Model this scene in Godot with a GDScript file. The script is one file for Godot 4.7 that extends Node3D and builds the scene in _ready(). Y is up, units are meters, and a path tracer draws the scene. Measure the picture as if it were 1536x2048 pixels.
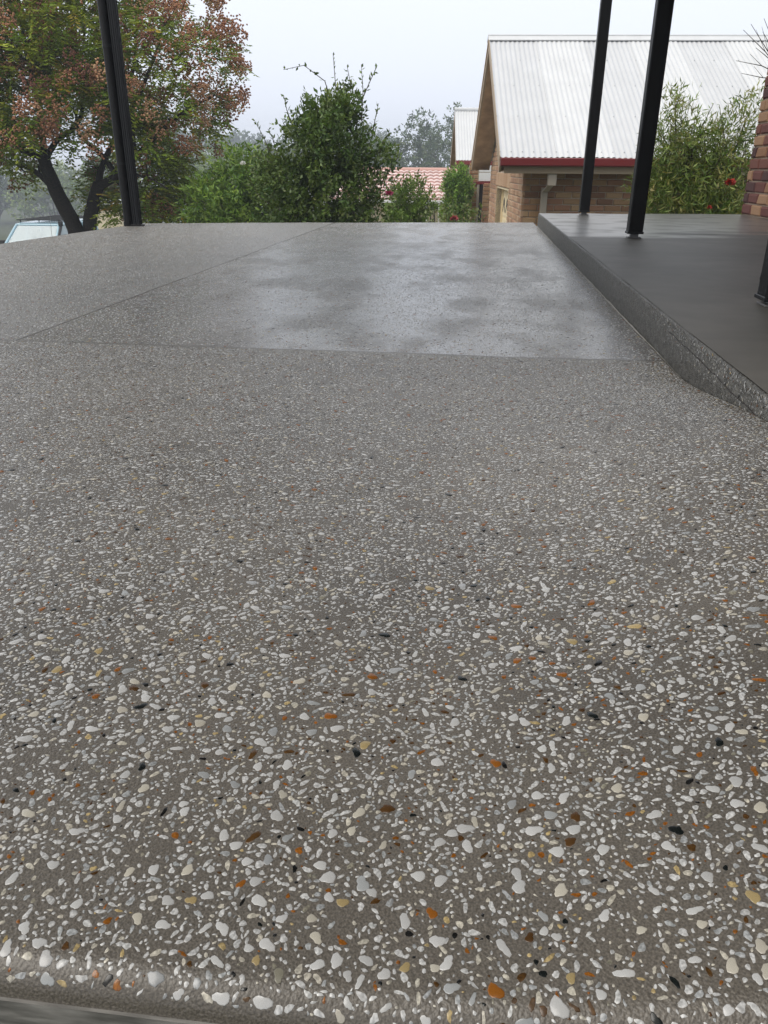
extends Node3D
# A wet exposed-aggregate patio slab with a raised veranda on the right, a neighbour's brick garage, trees and shrubs, under an overcast sky.
# World: x right, y up, -z away from the camera; y = 0 is the top of the patio slab.

const YAW_PATIO := 0.1121      # the patio and the veranda run a little to the right of the view
const YAW_HOUSES := 0.0459     # so do the neighbour's buildings
const STEP := 0.105            # the veranda stands this far above the patio
const EDGE := 0.497            # u of the veranda's riser
const NEAR := 0.283            # v of the patio's front edge
const CROSS := 2.03            # v of the joint across the patio
const ALONG := -1.27           # u of the joint along the patio

var rng := RandomNumberGenerator.new()
var M := {}
var used_names := {}
var bump_noise := FastNoiseLite.new()


# ---------------------------------------------------------------- mesh collector
class Shape:
	var v := PackedVector3Array()
	var n := PackedVector3Array()
	var c := PackedColorArray()
	var uv := PackedVector2Array()
	var uv2 := PackedVector2Array()
	var ix := PackedInt32Array()
	var col := Color.WHITE

	func vert(p: Vector3, normal: Vector3, t := Vector2.ZERO, t2 := Vector2.ZERO) -> int:
		v.append(p)
		n.append(normal)
		c.append(col)
		uv.append(t)
		uv2.append(t2)
		return v.size() - 1

	func tri(a: int, b: int, d: int) -> void:
		var g := (v[b] - v[a]).cross(v[d] - v[a])
		ix.append(a)
		if g.dot(n[a] + n[b] + n[d]) > 0.0:
			ix.append(d)
			ix.append(b)
		else:
			ix.append(b)
			ix.append(d)

	func face(pts: Array, normal := Vector3.ZERO) -> void:
		var m := normal
		if m == Vector3.ZERO:
			m = (pts[1] - pts[0]).cross(pts[2] - pts[0]).normalized()
		var first := v.size()
		var tx := Vector3.UP.cross(m)
		tx = Vector3.RIGHT if tx.length() < 0.1 else tx.normalized()
		var ty := m.cross(tx)
		for p in pts:
			vert(p, m, Vector2(p.dot(tx), p.dot(ty)))
		for k in range(1, pts.size() - 1):
			tri(first, first + k, first + k + 1)

	# a box with chamfered edges
	func box(at: Vector3, size: Vector3, bevel := 0.0, turn := Basis.IDENTITY) -> void:
		var h := size * 0.5
		var b: float = min(bevel, min(h.x, min(h.y, h.z)) * 0.9)
		var axes := [turn.x, turn.y, turn.z]
		for a in 3:
			var i := (a + 1) % 3
			var j := (a + 2) % 3
			for s in [-1.0, 1.0]:
				var o: Vector3 = at + axes[a] * (h[a] * s)
				var di: Vector3 = axes[i] * (h[i] - b)
				var dj: Vector3 = axes[j] * (h[j] - b)
				face([o - di - dj, o + di - dj, o + di + dj, o - di + dj], axes[a] * s)
				if b > 0.0:
					for t in [-1.0, 1.0]:
						# the edge between the faces (a, s) and (i, t)
						var e1: Vector3 = at + axes[a] * (h[a] * s) + axes[i] * ((h[i] - b) * t)
						var e2: Vector3 = at + axes[a] * ((h[a] - b) * s) + axes[i] * (h[i] * t)
						var nn: Vector3 = (axes[a] * s + axes[i] * t).normalized()
						face([e1 - dj, e1 + dj, e2 + dj, e2 - dj], nn)
		if b > 0.0:
			for sx in [-1.0, 1.0]:
				for sy in [-1.0, 1.0]:
					for sz in [-1.0, 1.0]:
						var q := Vector3(sx, sy, sz)
						var p1: Vector3 = at + axes[0] * (h.x * sx) + axes[1] * ((h.y - b) * sy) + axes[2] * ((h.z - b) * sz)
						var p2: Vector3 = at + axes[0] * ((h.x - b) * sx) + axes[1] * (h.y * sy) + axes[2] * ((h.z - b) * sz)
						var p3: Vector3 = at + axes[0] * ((h.x - b) * sx) + axes[1] * ((h.y - b) * sy) + axes[2] * (h.z * sz)
						face([p1, p2, p3], (turn * q).normalized())

	func span(lo: Vector3, hi: Vector3, bevel := 0.0) -> void:
		box((lo + hi) * 0.5, (hi - lo).abs(), bevel)

	# a closed prism: an outline in the plane of two axes, pushed along a third
	func prism(outline: Array, push: Vector3, bottom := true) -> void:
		var cc := Vector3.ZERO
		for p in outline:
			cc += p
		cc /= outline.size()
		var up := push.normalized()
		if bottom:
			face(outline, -up)
		var other := []
		for p in outline:
			other.append(p + push)
		face(other, up)
		for k in outline.size():
			var a: Vector3 = outline[k]
			var b: Vector3 = outline[(k + 1) % outline.size()]
			var m := (b - a).cross(push).normalized()
			if m.dot((a + b) * 0.5 - cc) < 0.0:
				m = -m
			face([a, b, b + push, a + push], m)

	# a tapered tube along points
	func tube(pts: Array, radii: Array, sides := 6, caps := true) -> void:
		var rings := []
		var side := Vector3.ZERO
		for k in pts.size():
			var d: Vector3
			if k == 0:
				d = pts[1] - pts[0]
			elif k == pts.size() - 1:
				d = pts[k] - pts[k - 1]
			else:
				d = pts[k + 1] - pts[k - 1]
			d = d.normalized()
			if side == Vector3.ZERO:
				side = d.cross(Vector3.UP)
				if side.length() < 0.05:
					side = d.cross(Vector3.RIGHT)
			side = (side - d * side.dot(d)).normalized()
			var up := d.cross(side)
			var ring := []
			for s in sides:
				var a := TAU * s / sides
				var m := side * cos(a) + up * sin(a)
				ring.append(vert(pts[k] + m * radii[k], m, Vector2(float(s) / sides, k)))
			rings.append(ring)
		for k in range(pts.size() - 1):
			for s in sides:
				var t := (s + 1) % sides
				tri(rings[k][s], rings[k][t], rings[k + 1][t])
				tri(rings[k][s], rings[k + 1][t], rings[k + 1][s])
		if caps:
			for e in [0, pts.size() - 1]:
				var loop := []
				for s in sides:
					loop.append(v[rings[e][s]])
				var dd: Vector3 = (pts[0] - pts[1]) if e == 0 else (pts[e] - pts[e - 1])
				face(loop, dd.normalized())

	func leaf(p: Vector3, along: Vector3, across: Vector3, length: float, width: float) -> void:
		var m := along.cross(across).normalized()
		var mid := p + along * (length * 0.45)
		var w := across * (width * 0.5)
		var dip := m * (width * 0.16)
		var a := vert(p, m)
		var l := vert(mid - w + dip, (m + across * 0.35).normalized())
		var t := vert(p + along * length - dip * 0.6, m)
		var r := vert(mid + w + dip, (m - across * 0.35).normalized())
		ix.append_array(PackedInt32Array([a, t, l, a, r, t]))

	func pod(p: Vector3, axis: Vector3, length: float, width: float) -> void:
		var s := axis.cross(Vector3(0.31, 0.2, 0.93)).normalized()
		var u := axis.cross(s)
		var a := vert(p, -axis)
		var b := vert(p + axis * length, axis)
		var ring := []
		for k in 4:
			var q := TAU * k / 4.0
			var m := s * cos(q) + u * sin(q)
			ring.append(vert(p + axis * (length * 0.42) + m * (width * 0.5), m))
		for k in 4:
			tri(a, ring[k], ring[(k + 1) % 4])
			tri(b, ring[k], ring[(k + 1) % 4])

	func mesh(with_color := false, with_uv2 := false) -> ArrayMesh:
		var arr := []
		arr.resize(Mesh.ARRAY_MAX)
		arr[Mesh.ARRAY_VERTEX] = v
		arr[Mesh.ARRAY_NORMAL] = n
		arr[Mesh.ARRAY_TEX_UV] = uv
		if with_uv2:
			arr[Mesh.ARRAY_TEX_UV2] = uv2
		if with_color:
			arr[Mesh.ARRAY_COLOR] = c
		arr[Mesh.ARRAY_INDEX] = ix
		var am := ArrayMesh.new()
		am.add_surface_from_arrays(Mesh.PRIMITIVE_TRIANGLES, arr)
		return am


# ---------------------------------------------------------------- nodes
func numbered(called: String) -> String:
	var k: int = used_names.get(called, 0)
	used_names[called] = k + 1
	return called if k == 0 else "%s_%03d" % [called, k]


func thing(called: String, label: String, category: String, at := Vector3.ZERO, turn := 0.0, group := "") -> Node3D:
	var o := Node3D.new()
	o.name = numbered(called)
	add_child(o, true)
	o.position = at
	o.rotation.y = turn
	o.set_meta("label", label)
	o.set_meta("category", category)
	if group != "":
		o.set_meta("group", group)
	return o


func setting(called: String, label: String, category: String, at := Vector3.ZERO, turn := 0.0) -> Node3D:
	var o := thing(called, label, category, at, turn)
	o.set_meta("kind", "structure")
	return o


func part(parent: Node3D, called: String, s: Shape, m: Material, colored := false, with_uv2 := false) -> MeshInstance3D:
	return put(parent, called, s.mesh(colored, with_uv2), m)


func put(parent: Node3D, called: String, mesh: Mesh, m: Material, at := Transform3D.IDENTITY) -> MeshInstance3D:
	var o := MeshInstance3D.new()
	o.name = called
	o.mesh = mesh
	o.material_override = m
	o.transform = at
	parent.add_child(o, true)
	return o


func W(x: float, y: float, d: float) -> Vector3:
	return Vector3(x, y, -d)


# ---------------------------------------------------------------- materials
func lin(r: float, g: float, b: float, a := 1.0) -> Color:
	var k := Color(r, g, b).linear_to_srgb()
	k.a = a
	return k


func noise_tex(size: int, freq: float, seed_: int, low: float, high: float, octaves := 4, kind := FastNoiseLite.TYPE_SIMPLEX_SMOOTH) -> NoiseTexture2D:
	var f := FastNoiseLite.new()
	f.noise_type = kind
	f.frequency = freq
	f.seed = seed_
	f.fractal_octaves = octaves
	var t := NoiseTexture2D.new()
	t.width = size
	t.height = size
	t.seamless = true
	t.noise = f
	var g := Gradient.new()
	g.set_color(0, Color(low, low, low))
	g.set_color(1, Color(high, high, high))
	t.color_ramp = g
	return t


func normal_tex(size: int, freq: float, seed_: int, strength: float, octaves := 3) -> NoiseTexture2D:
	var f := FastNoiseLite.new()
	f.noise_type = FastNoiseLite.TYPE_SIMPLEX_SMOOTH
	f.frequency = freq
	f.seed = seed_
	f.fractal_octaves = octaves
	var t := NoiseTexture2D.new()
	t.width = size
	t.height = size
	t.seamless = true
	t.noise = f
	t.as_normal_map = true
	t.bump_strength = strength
	return t


func mat(r: float, g: float, b: float, rough := 0.8, spec := 0.5) -> StandardMaterial3D:
	var m := StandardMaterial3D.new()
	m.albedo_color = lin(r, g, b)
	m.roughness = rough
	m.metallic_specular = spec
	return m


func triplanar(m: StandardMaterial3D, tile: float, world := true) -> StandardMaterial3D:
	m.uv1_triplanar = true
	m.uv1_world_triplanar = world
	m.uv1_scale = Vector3.ONE / tile
	return m


func leaf_mat(light: float) -> StandardMaterial3D:
	var m := mat(1, 1, 1, 0.4, 0.45)
	m.vertex_color_use_as_albedo = true
	m.cull_mode = BaseMaterial3D.CULL_DISABLED
	m.backlight_enabled = true
	m.backlight = lin(light, light, light * 0.55)
	return m


func make_materials() -> void:
	var grain := noise_tex(512, 0.06, 3, 0.72, 1.0, 4)
	var blotch := noise_tex(512, 0.012, 5, 0.78, 1.0, 5)
	var sand := noise_tex(1024, 0.16, 9, 0.6, 1.0, 3)
	var sand_normal := normal_tex(1024, 0.11, 12, 5.0, 3)
	var fine_normal := normal_tex(2048, 0.33, 13, 4.0, 2)
	var fine_sand := noise_tex(2048, 0.3, 14, 0.62, 1.0, 3)
	var coarse := noise_tex(1024, 0.006, 15, 0.8, 1.0, 5)
	# cement between the stones
	for k in 3:
		var m := mat(0.225, 0.2, 0.168, 1.0, 0.5)
		m.albedo_texture = sand if k == 0 else fine_sand
		m.normal_enabled = true
		m.normal_texture = sand_normal if k == 0 else fine_normal
		m.normal_scale = [0.3, 0.8, 0.6][k]
		m.uv1_scale = Vector3.ONE * [2.6, 1.0, 1.0][k]
		m.uv2_scale = Vector3.ONE
		m.detail_enabled = true
		m.detail_blend_mode = BaseMaterial3D.BLEND_MODE_MUL
		m.detail_albedo = coarse
		m.detail_uv_layer = BaseMaterial3D.DETAIL_UV_2
		m.roughness = [0.42, 1.0, 0.44][k]
		m.clearcoat_enabled = true
		m.clearcoat = [0.12, 1.0, 0.6][k]
		m.clearcoat_roughness = [0.34, 0.25, 0.34][k]
		M["cement_%d" % k] = m
	var pebble := mat(1, 1, 1, 0.22, 0.5)
	pebble.vertex_color_use_as_albedo = true
	pebble.albedo_texture = noise_tex(512, 0.025, 21, 0.62, 1.0, 5)
	pebble.uv1_scale = Vector3.ONE * 20.0
	M.pebble = pebble
	M.formed = mat(0.33, 0.32, 0.3, 0.55)
	M.formed.albedo_texture = noise_tex(512, 0.02, 31, 0.55, 1.0, 5)
	M.formed.uv1_scale = Vector3(2.0, 9.0, 1.0)
	M.riser = mat(0.15, 0.146, 0.132, 0.5)
	M.riser.albedo_texture = noise_tex(1024, 0.03, 33, 0.55, 1.0, 5)
	M.riser.normal_enabled = true
	M.riser.normal_texture = sand_normal
	M.riser.normal_scale = 0.6
	M.riser.uv1_scale = Vector3(1.4, 1.4, 1.0)
	M.sealant = mat(0.3, 0.29, 0.26, 0.6)
	M.post = mat(0.005, 0.0052, 0.006, 0.5, 0.38)
	M.charcoal = mat(0.01, 0.011, 0.013, 0.45, 0.42)
	M.ceiling = mat(0.3, 0.3, 0.29, 0.6)
	M.galvanised = mat(0.16, 0.16, 0.16, 0.5)
	M.grime = mat(0.05, 0.055, 0.065, 0.55)
	M.grime.albedo_texture = noise_tex(256, 0.05, 41, 0.35, 1.0, 5)
	M.grime.uv1_scale = Vector3.ONE * 5.0
	M.steel_roof = mat(0.66, 0.67, 0.675, 0.5)
	M.steel_roof.albedo_texture = noise_tex(512, 0.012, 51, 0.93, 1.0, 6)
	triplanar(M.steel_roof, 3.0)
	M.steel_lap = M.steel_roof.duplicate()
	M.steel_lap.albedo_color = lin(0.6, 0.61, 0.62)
	M.screw = mat(0.25, 0.26, 0.27, 0.5)
	M.gutter = mat(0.2, 0.028, 0.03, 0.35)
	M.tan = mat(0.36, 0.275, 0.185, 0.6)
	M.tan_dark = mat(0.55, 0.38, 0.23, 0.7)
	M.tan_dark.albedo_texture = noise_tex(256, 0.02, 61, 0.7, 1.0, 4)
	triplanar(M.tan_dark, 1.5)
	M.downpipe_tan = mat(0.4, 0.345, 0.28, 0.5)
	M.cream = mat(0.74, 0.63, 0.42, 0.55)
	M.white_paint = mat(0.74, 0.75, 0.75, 0.5)
	M.dark_opening = mat(0.025, 0.02, 0.018, 0.6)
	M.mortar = mat(0.62, 0.53, 0.43, 0.95)
	M.mortar.albedo_texture = grain
	triplanar(M.mortar, 0.5)
	M.mortar_grey = mat(0.4, 0.31, 0.24, 0.95)
	M.mortar_grey.albedo_texture = grain
	triplanar(M.mortar_grey, 0.4)
	var tones := [[0.5, 0.31, 0.165], [0.44, 0.25, 0.13], [0.55, 0.36, 0.2], [0.36, 0.19, 0.1], [0.46, 0.24, 0.14], [0.28, 0.145, 0.08]]
	M.bricks = []
	for t in tones:
		var m := mat(t[0], t[1], t[2], 0.9)
		m.albedo_texture = grain
		m.vertex_color_use_as_albedo = false
		triplanar(m, 0.35)
		M.bricks.append(m)
	var rustic := [[0.4, 0.225, 0.125], [0.34, 0.18, 0.1], [0.17, 0.062, 0.052], [0.44, 0.26, 0.15], [0.21, 0.08, 0.06], [0.1, 0.045, 0.045]]
	M.rustic = []
	for t in rustic:
		var m := mat(t[0], t[1], t[2], 0.9)
		m.albedo_texture = grain
		triplanar(m, 0.3)
		M.rustic.append(m)
	M.lit_bricks = []  # the garage bricks again, with light on the gable put into their colour
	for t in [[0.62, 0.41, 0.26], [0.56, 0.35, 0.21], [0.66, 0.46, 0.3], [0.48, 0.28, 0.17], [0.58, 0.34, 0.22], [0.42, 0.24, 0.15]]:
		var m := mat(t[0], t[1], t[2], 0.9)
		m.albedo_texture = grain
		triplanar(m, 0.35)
		M.lit_bricks.append(m)
	M.brick_stuff = mat(1, 1, 1, 0.9)
	M.brick_stuff.vertex_color_use_as_albedo = true
	M.brick_stuff.albedo_texture = grain
	triplanar(M.brick_stuff, 0.35)
	M.terracotta = mat(1, 1, 1, 0.8)
	M.terracotta.vertex_color_use_as_albedo = true
	M.bark = mat(0.06, 0.046, 0.034, 0.9)
	M.bark.albedo_texture = noise_tex(256, 0.05, 71, 0.25, 1.0, 5)
	triplanar(M.bark, 0.5)
	M.twig = mat(0.075, 0.06, 0.045, 0.85)
	M.leaf = leaf_mat(0.55)
	M.leaf_far = leaf_mat(0.3)
	M.petal = mat(1, 1, 1, 0.6)
	M.petal.vertex_color_use_as_albedo = true
	M.petal.cull_mode = BaseMaterial3D.CULL_DISABLED
	M.husk = mat(1, 1, 1, 0.75)
	M.husk.vertex_color_use_as_albedo = true
	M.husk.cull_mode = BaseMaterial3D.CULL_DISABLED
	M.husk.backlight_enabled = true
	M.husk.backlight = lin(0.3, 0.26, 0.2)
	M.lawn = mat(0.085, 0.11, 0.035, 0.95)
	M.lawn.albedo_texture = noise_tex(1024, 0.02, 81, 0.45, 1.0, 6)
	triplanar(M.lawn, 6.0)
	M.drive = mat(0.5, 0.48, 0.44, 0.8)
	M.drive.albedo_texture = blotch
	triplanar(M.drive, 2.0)
	M.car_paint = mat(0.34, 0.52, 0.6, 0.3)
	M.car_paint.clearcoat_enabled = true
	M.car_paint.clearcoat = 1.0
	M.car_paint.clearcoat_roughness = 0.05
	M.rubber = mat(0.02, 0.02, 0.02, 0.8)
	M.chrome = mat(0.55, 0.56, 0.57, 0.25)
	M.chrome.metallic = 0.9
	M.glass = mat(0.5, 0.6, 0.63, 0.04)
	M.glass.albedo_color.a = 0.6
	M.glass.transparency = BaseMaterial3D.TRANSPARENCY_ALPHA
	M.cabin = mat(0.03, 0.032, 0.035, 0.8)
	M.lamp_glass = mat(0.6, 0.62, 0.63, 0.15)


# ---------------------------------------------------------------- the patio's surface
func smooth(a: float, b: float, x: float) -> float:
	var t := clampf((x - a) / (b - a), 0.0, 1.0)
	return t * t * (3.0 - 2.0 * t)


# height of the patio's surface at (u, v): slight waves left by the trowel, a ramp up to the veranda at its near end, the rounded front edge
func lie(u: float, v: float) -> float:
	var y := bump_noise.get_noise_2d(u * 100.0, v * 100.0) * 0.0022
	y += smooth(-0.05, EDGE, u) * 0.115 * (smooth(1.95, 1.05, v) * 0.74)
	var e := v - NEAR
	if e < 0.022:
		var q := 0.022 - maxf(e, 0.0)
		y -= 0.022 - sqrt(maxf(0.022 * 0.022 - q * q, 0.0))
	return y


func lie_normal(u: float, v: float) -> Vector3:
	var e := 0.01 if v > NEAR + 0.035 else 0.001
	return Vector3(lie(u - e, v) - lie(u + e, v), 2.0 * e, lie(u, v + e) - lie(u, v - e)).normalized()


func far_edge(u: float) -> float:
	if u > -1.39:
		return 7.135 + (u + 1.39) * 0.2305
	return 7.135 + (u + 1.39) * 0.325


func left_edge(v: float) -> float:
	return -2.83 - (6.66 - v) * 0.055


func panel(parent: Node3D, called: String, m: Material, u0: Callable, u1: float, v0: float, v1: Callable, label: String) -> void:
	var s := Shape.new()
	var nu := 240 if v0 < 1.0 else 60
	var nv := 110
	var grid := []
	for j in nv + 1:
		var row := []
		for i in nu + 1:
			var fu := float(i) / nu
			var fv := float(j) / nv
			if v0 < 1.0:
				var nose := 0.022 / (CROSS - v0)
				if j <= 12:
					fv = nose * (1.0 - cos(j / 12.0 * PI / 2.0))
				else:
					var w := (j - 12.0) / (nv - 12.0)
					fv = nose + (1.0 - nose) * (w * w * 0.5 + w * 0.5)
			var vv := v0
			var uu := 0.0
			for pass_ in 2:
				uu = lerpf(u0.call(vv), u1, fu)
				vv = lerpf(v0, v1.call(uu), fv)
			var round_by := vv if vv - NEAR >= 0.022 else NEAR + 0.022 - 0.022 * asin(clampf((0.022 - (vv - NEAR)) / 0.022, 0.0, 1.0))
			row.append(s.vert(Vector3(uu, lie(uu, vv), -vv), lie_normal(uu, vv), Vector2(uu, round_by), Vector2(uu * 0.31 + 0.13, vv * 0.31)))
		grid.append(row)
	for j in nv:
		for i in nu:
			s.tri(grid[j][i], grid[j][i + 1], grid[j + 1][i + 1])
			s.tri(grid[j][i], grid[j + 1][i + 1], grid[j + 1][i])
	# the sides, down to the bed
	var rim := []
	for i in nu + 1:
		rim.append(grid[0][i])
	for j in range(1, nv + 1):
		rim.append(grid[j][nu])
	for i in range(nu - 1, -1, -1):
		rim.append(grid[nv][i])
	for j in range(nv - 1, 0, -1):
		rim.append(grid[j][0])
	for k in rim.size():
		var a: Vector3 = s.v[rim[k]]
		var b: Vector3 = s.v[rim[(k + 1) % rim.size()]]
		var m2 := (b - a).cross(Vector3.UP).normalized()
		s.face([a, b, Vector3(b.x, -0.3, b.z), Vector3(a.x, -0.3, a.z)], m2)
	var o := part(parent, called, s, m, false, true)
	o.set_meta("label", label)


# a map of where rain water lies on the far panel: light is a film of water, dark is bare damp concrete
func wet_map(w: int, h: int, seed_: int, low: float, high: float, share: float) -> ImageTexture:
	var f := FastNoiseLite.new()
	f.seed = seed_
	f.frequency = 0.012
	f.fractal_octaves = 5
	f.fractal_gain = 0.6
	var im := Image.create(w, h, false, Image.FORMAT_RGB8)
	for y in h:
		for x in w:
			var k := f.get_noise_2d(x * 1.0, y * 1.0) + share
			var t := clampf(0.5 + k * 2.0, 0.0, 1.0)
			var g := lerpf(high, low, t)
			im.set_pixel(x, y, Color(g, g, g))
	return ImageTexture.create_from_image(im)


func stone_color() -> Color:
	var r := rng.randf()
	var k := rng.randf_range(0.82, 1.08)
	if r < 0.6:
		return Color(0.76 * k, 0.765 * k, 0.76 * k)
	if r < 0.73:
		return Color(0.52 * k, 0.54 * k, 0.55 * k)
	if r < 0.87:
		return Color(0.72 * k, 0.68 * k, 0.58 * k)
	if r < 0.893:
		return Color(0.62 * k, 0.48 * k, 0.24 * k)
	if r < 0.933:
		return Color(0.36 * k, 0.13 * k, 0.022 * k)
	if r < 0.96:
		return Color(0.12 * k, 0.06 * k, 0.02 * k)
	if r < 0.985:
		return Color(0.016 * k, 0.018 * k, 0.018 * k)
	return Color(0.36 * k, 0.34 * k, 0.27 * k)


func stone_outline(sides: int) -> PackedFloat32Array:
	var out := PackedFloat32Array()
	var f1 := rng.randf() * TAU
	var f2 := rng.randf() * TAU
	var f3 := rng.randf_range(0.04, 0.3)
	for k in sides:
		var q := TAU * k / sides
		out.append(0.94 + f3 * sin(2.0 * q + f1) + 0.13 * sin(3.0 * q + f2) + rng.randf_range(-0.13, 0.13))
	return out


# one stone let into a surface: a low dome with a rounded rim, at p with axes a, b along the surface and n out of it
func stone(s: Shape, p: Vector3, a: Vector3, b: Vector3, nrm: Vector3, outline: PackedFloat32Array, proud: float, rich: bool) -> void:
	var sides := outline.size()
	var t := Vector2(rng.randf(), rng.randf())
	var top := s.vert(p + nrm * proud, nrm, t)
	var inner := []
	var outer := []
	for k in sides:
		var q := TAU * k / sides
		var d := (a * cos(q) + b * sin(q)) * outline[k]
		var dn := d.normalized()
		if rich:
			inner.append(s.vert(p + d * 0.84 + nrm * (proud * 0.86), (nrm + dn * 0.16).normalized(), t + Vector2(d.x, d.z)))
			outer.append(s.vert(p + d - nrm * 0.00015, (nrm + dn * 0.8).normalized(), t + Vector2(d.x, d.z)))
		else:
			outer.append(s.vert(p + d + nrm * 0.0001, (nrm + dn * 0.5).normalized(), t + Vector2(d.x, d.z)))
	for k in sides:
		var m := (k + 1) % sides
		if rich:
			s.tri(top, inner[k], inner[m])
			s.tri(inner[k], outer[k], outer[m])
			s.tri(inner[k], outer[m], inner[m])
		else:
			s.tri(top, outer[k], outer[m])


func lay_stones(parent: Node3D) -> void:
	var thin := FastNoiseLite.new()
	thin.seed = 77
	thin.frequency = 0.09
	thin.fractal_octaves = 3
	var cell := 0.0095
	var taken := {}
	var found := []     # [u, v, r, long, angle]
	# three sizes, the largest first so that the small ones fill the gaps
	var bands := [[0.0034, 0.0056, 1500.0], [0.002, 0.0034, 11500.0], [0.0008, 0.002, 62000.0]]
	for band in bands:
		var zones := [[NEAR + 0.004, 1.15, -0.95, EDGE - 0.006, 1.0], [1.15, 2.02, -1.9, EDGE - 0.006, 0.92], [NEAR + 0.004, 1.15, -1.9, -0.95, 0.6]]
		if band[0] > 0.0015:
			zones.append([2.04, 3.6, -2.6, EDGE - 0.006, 0.9])
			zones.append([3.6, 7.5, -3.0, EDGE - 0.006, 0.7])
			zones.append([NEAR + 0.004, 2.02, -3.3, -1.9, 0.8])
		for z in zones:
			var tries := int((z[1] - z[0]) * (z[3] - z[2]) * band[2] * z[4] * 1.25)
			for k in tries:
				var u := rng.randf_range(z[2], z[3])
				var v := rng.randf_range(z[0], z[1])
				if v > far_edge(u) - 0.01 or u < left_edge(v) + 0.01 or absf(v - CROSS) < 0.01 or (v > CROSS and absf(u - ALONG) < 0.008):
					continue
				if thin.get_noise_2d(u * 100.0, v * 100.0) < rng.randf_range(-0.85, -0.02):
					continue
				var r := rng.randf_range(band[0], band[1])
				var cu := int(floor(u / cell))
				var cv := int(floor(v / cell))
				var free := true
				for du in [-1, 0, 1]:
					for dv in [-1, 0, 1]:
						var list = taken.get(Vector2i(cu + du, cv + dv))
						if list != null:
							for q in list:
								var need: float = (q.z + r) * 0.95
								if (q.x - u) * (q.x - u) + (q.y - v) * (q.y - v) < need * need:
									free = false
									break
						if not free:
							break
					if not free:
						break
				if not free:
					continue
				var key := Vector2i(cu, cv)
				if not taken.has(key):
					taken[key] = []
				taken[key].append(Vector3(u, v, r))
				found.append([u, v, r])
	# which ones show largest
	var near_ones := []
	for k in found.size():
		var f = found[k]
		var x: float = f[0] * cos(YAW_PATIO) + f[1] * sin(YAW_PATIO)
		var d: float = -f[0] * sin(YAW_PATIO) + f[1] * cos(YAW_PATIO)
		if d < 1.3 and absf(x) < 0.1 + d * 0.47:
			near_ones.append([-f[2] / sqrt(x * x + d * d + 0.2), k])
	near_ones.sort_custom(func(p, q): return p[0] < q[0])
	var single := {}
	for k in mini(300, near_ones.size()):
		single[near_ones[k][1]] = true
	var rest := Shape.new()
	var kinds := []
	for k in 14:
		var s := Shape.new()
		var out := stone_outline(rng.randi_range(11, 14))
		var squash := rng.randf_range(0.5, 0.95)
		stone(s, Vector3.ZERO, Vector3(1, 0, 0), Vector3(0, 0, squash), Vector3.UP, out, 0.075, true)
		kinds.append(s)
	var meshes := {}
	for k in found.size():
		var f = found[k]
		var u: float = f[0]
		var v: float = f[1]
		var r: float = f[2]
		var p := Vector3(u, lie(u, v), -v)
		var nrm := lie_normal(u, v)
		var q := rng.randf() * TAU
		var a := Vector3(cos(q), 0, sin(q))
		a = (a - nrm * a.dot(nrm)).normalized()
		var b := nrm.cross(a)
		var c := stone_color()
		if single.has(k):
			var kind := rng.randi() % kinds.size()
			var tone := rng.randi() % 12
			var mk := Vector2i(kind, tone)
			if not meshes.has(mk):
				var src: Shape = kinds[kind]
				for n in src.c.size():
					src.c[n] = c
				meshes[mk] = src.mesh(true)
			var h := r * 1.12
			put(parent, "stone", meshes[mk], M.pebble, Transform3D(Basis(a * h, nrm * minf(h, 0.007), b * h), p))
		else:
			rest.col = c
			var rich := v < 0.8 and r > 0.0017
			var long := rng.randf_range(1.0, 1.6)
			stone(rest, p, a * r * long, b * (r / long) * 1.05, nrm, stone_outline(9 if rich else (6 if v < 1.2 else 5)), 0.0002 + r * rng.randf_range(0.02, 0.08) + rng.randf_range(0.1, 1.0) * 0.0011 * smooth(0.8, 2.2, v), rich)
	var o := part(parent, "stone_chips", rest, M.pebble, true)
	o.set_meta("kind", "stuff")
	o.set_meta("label", "white, brown and black stone chips set in the cement")
	print("stones ", found.size(), " triangles ", rest.ix.size() / 3)


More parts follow.
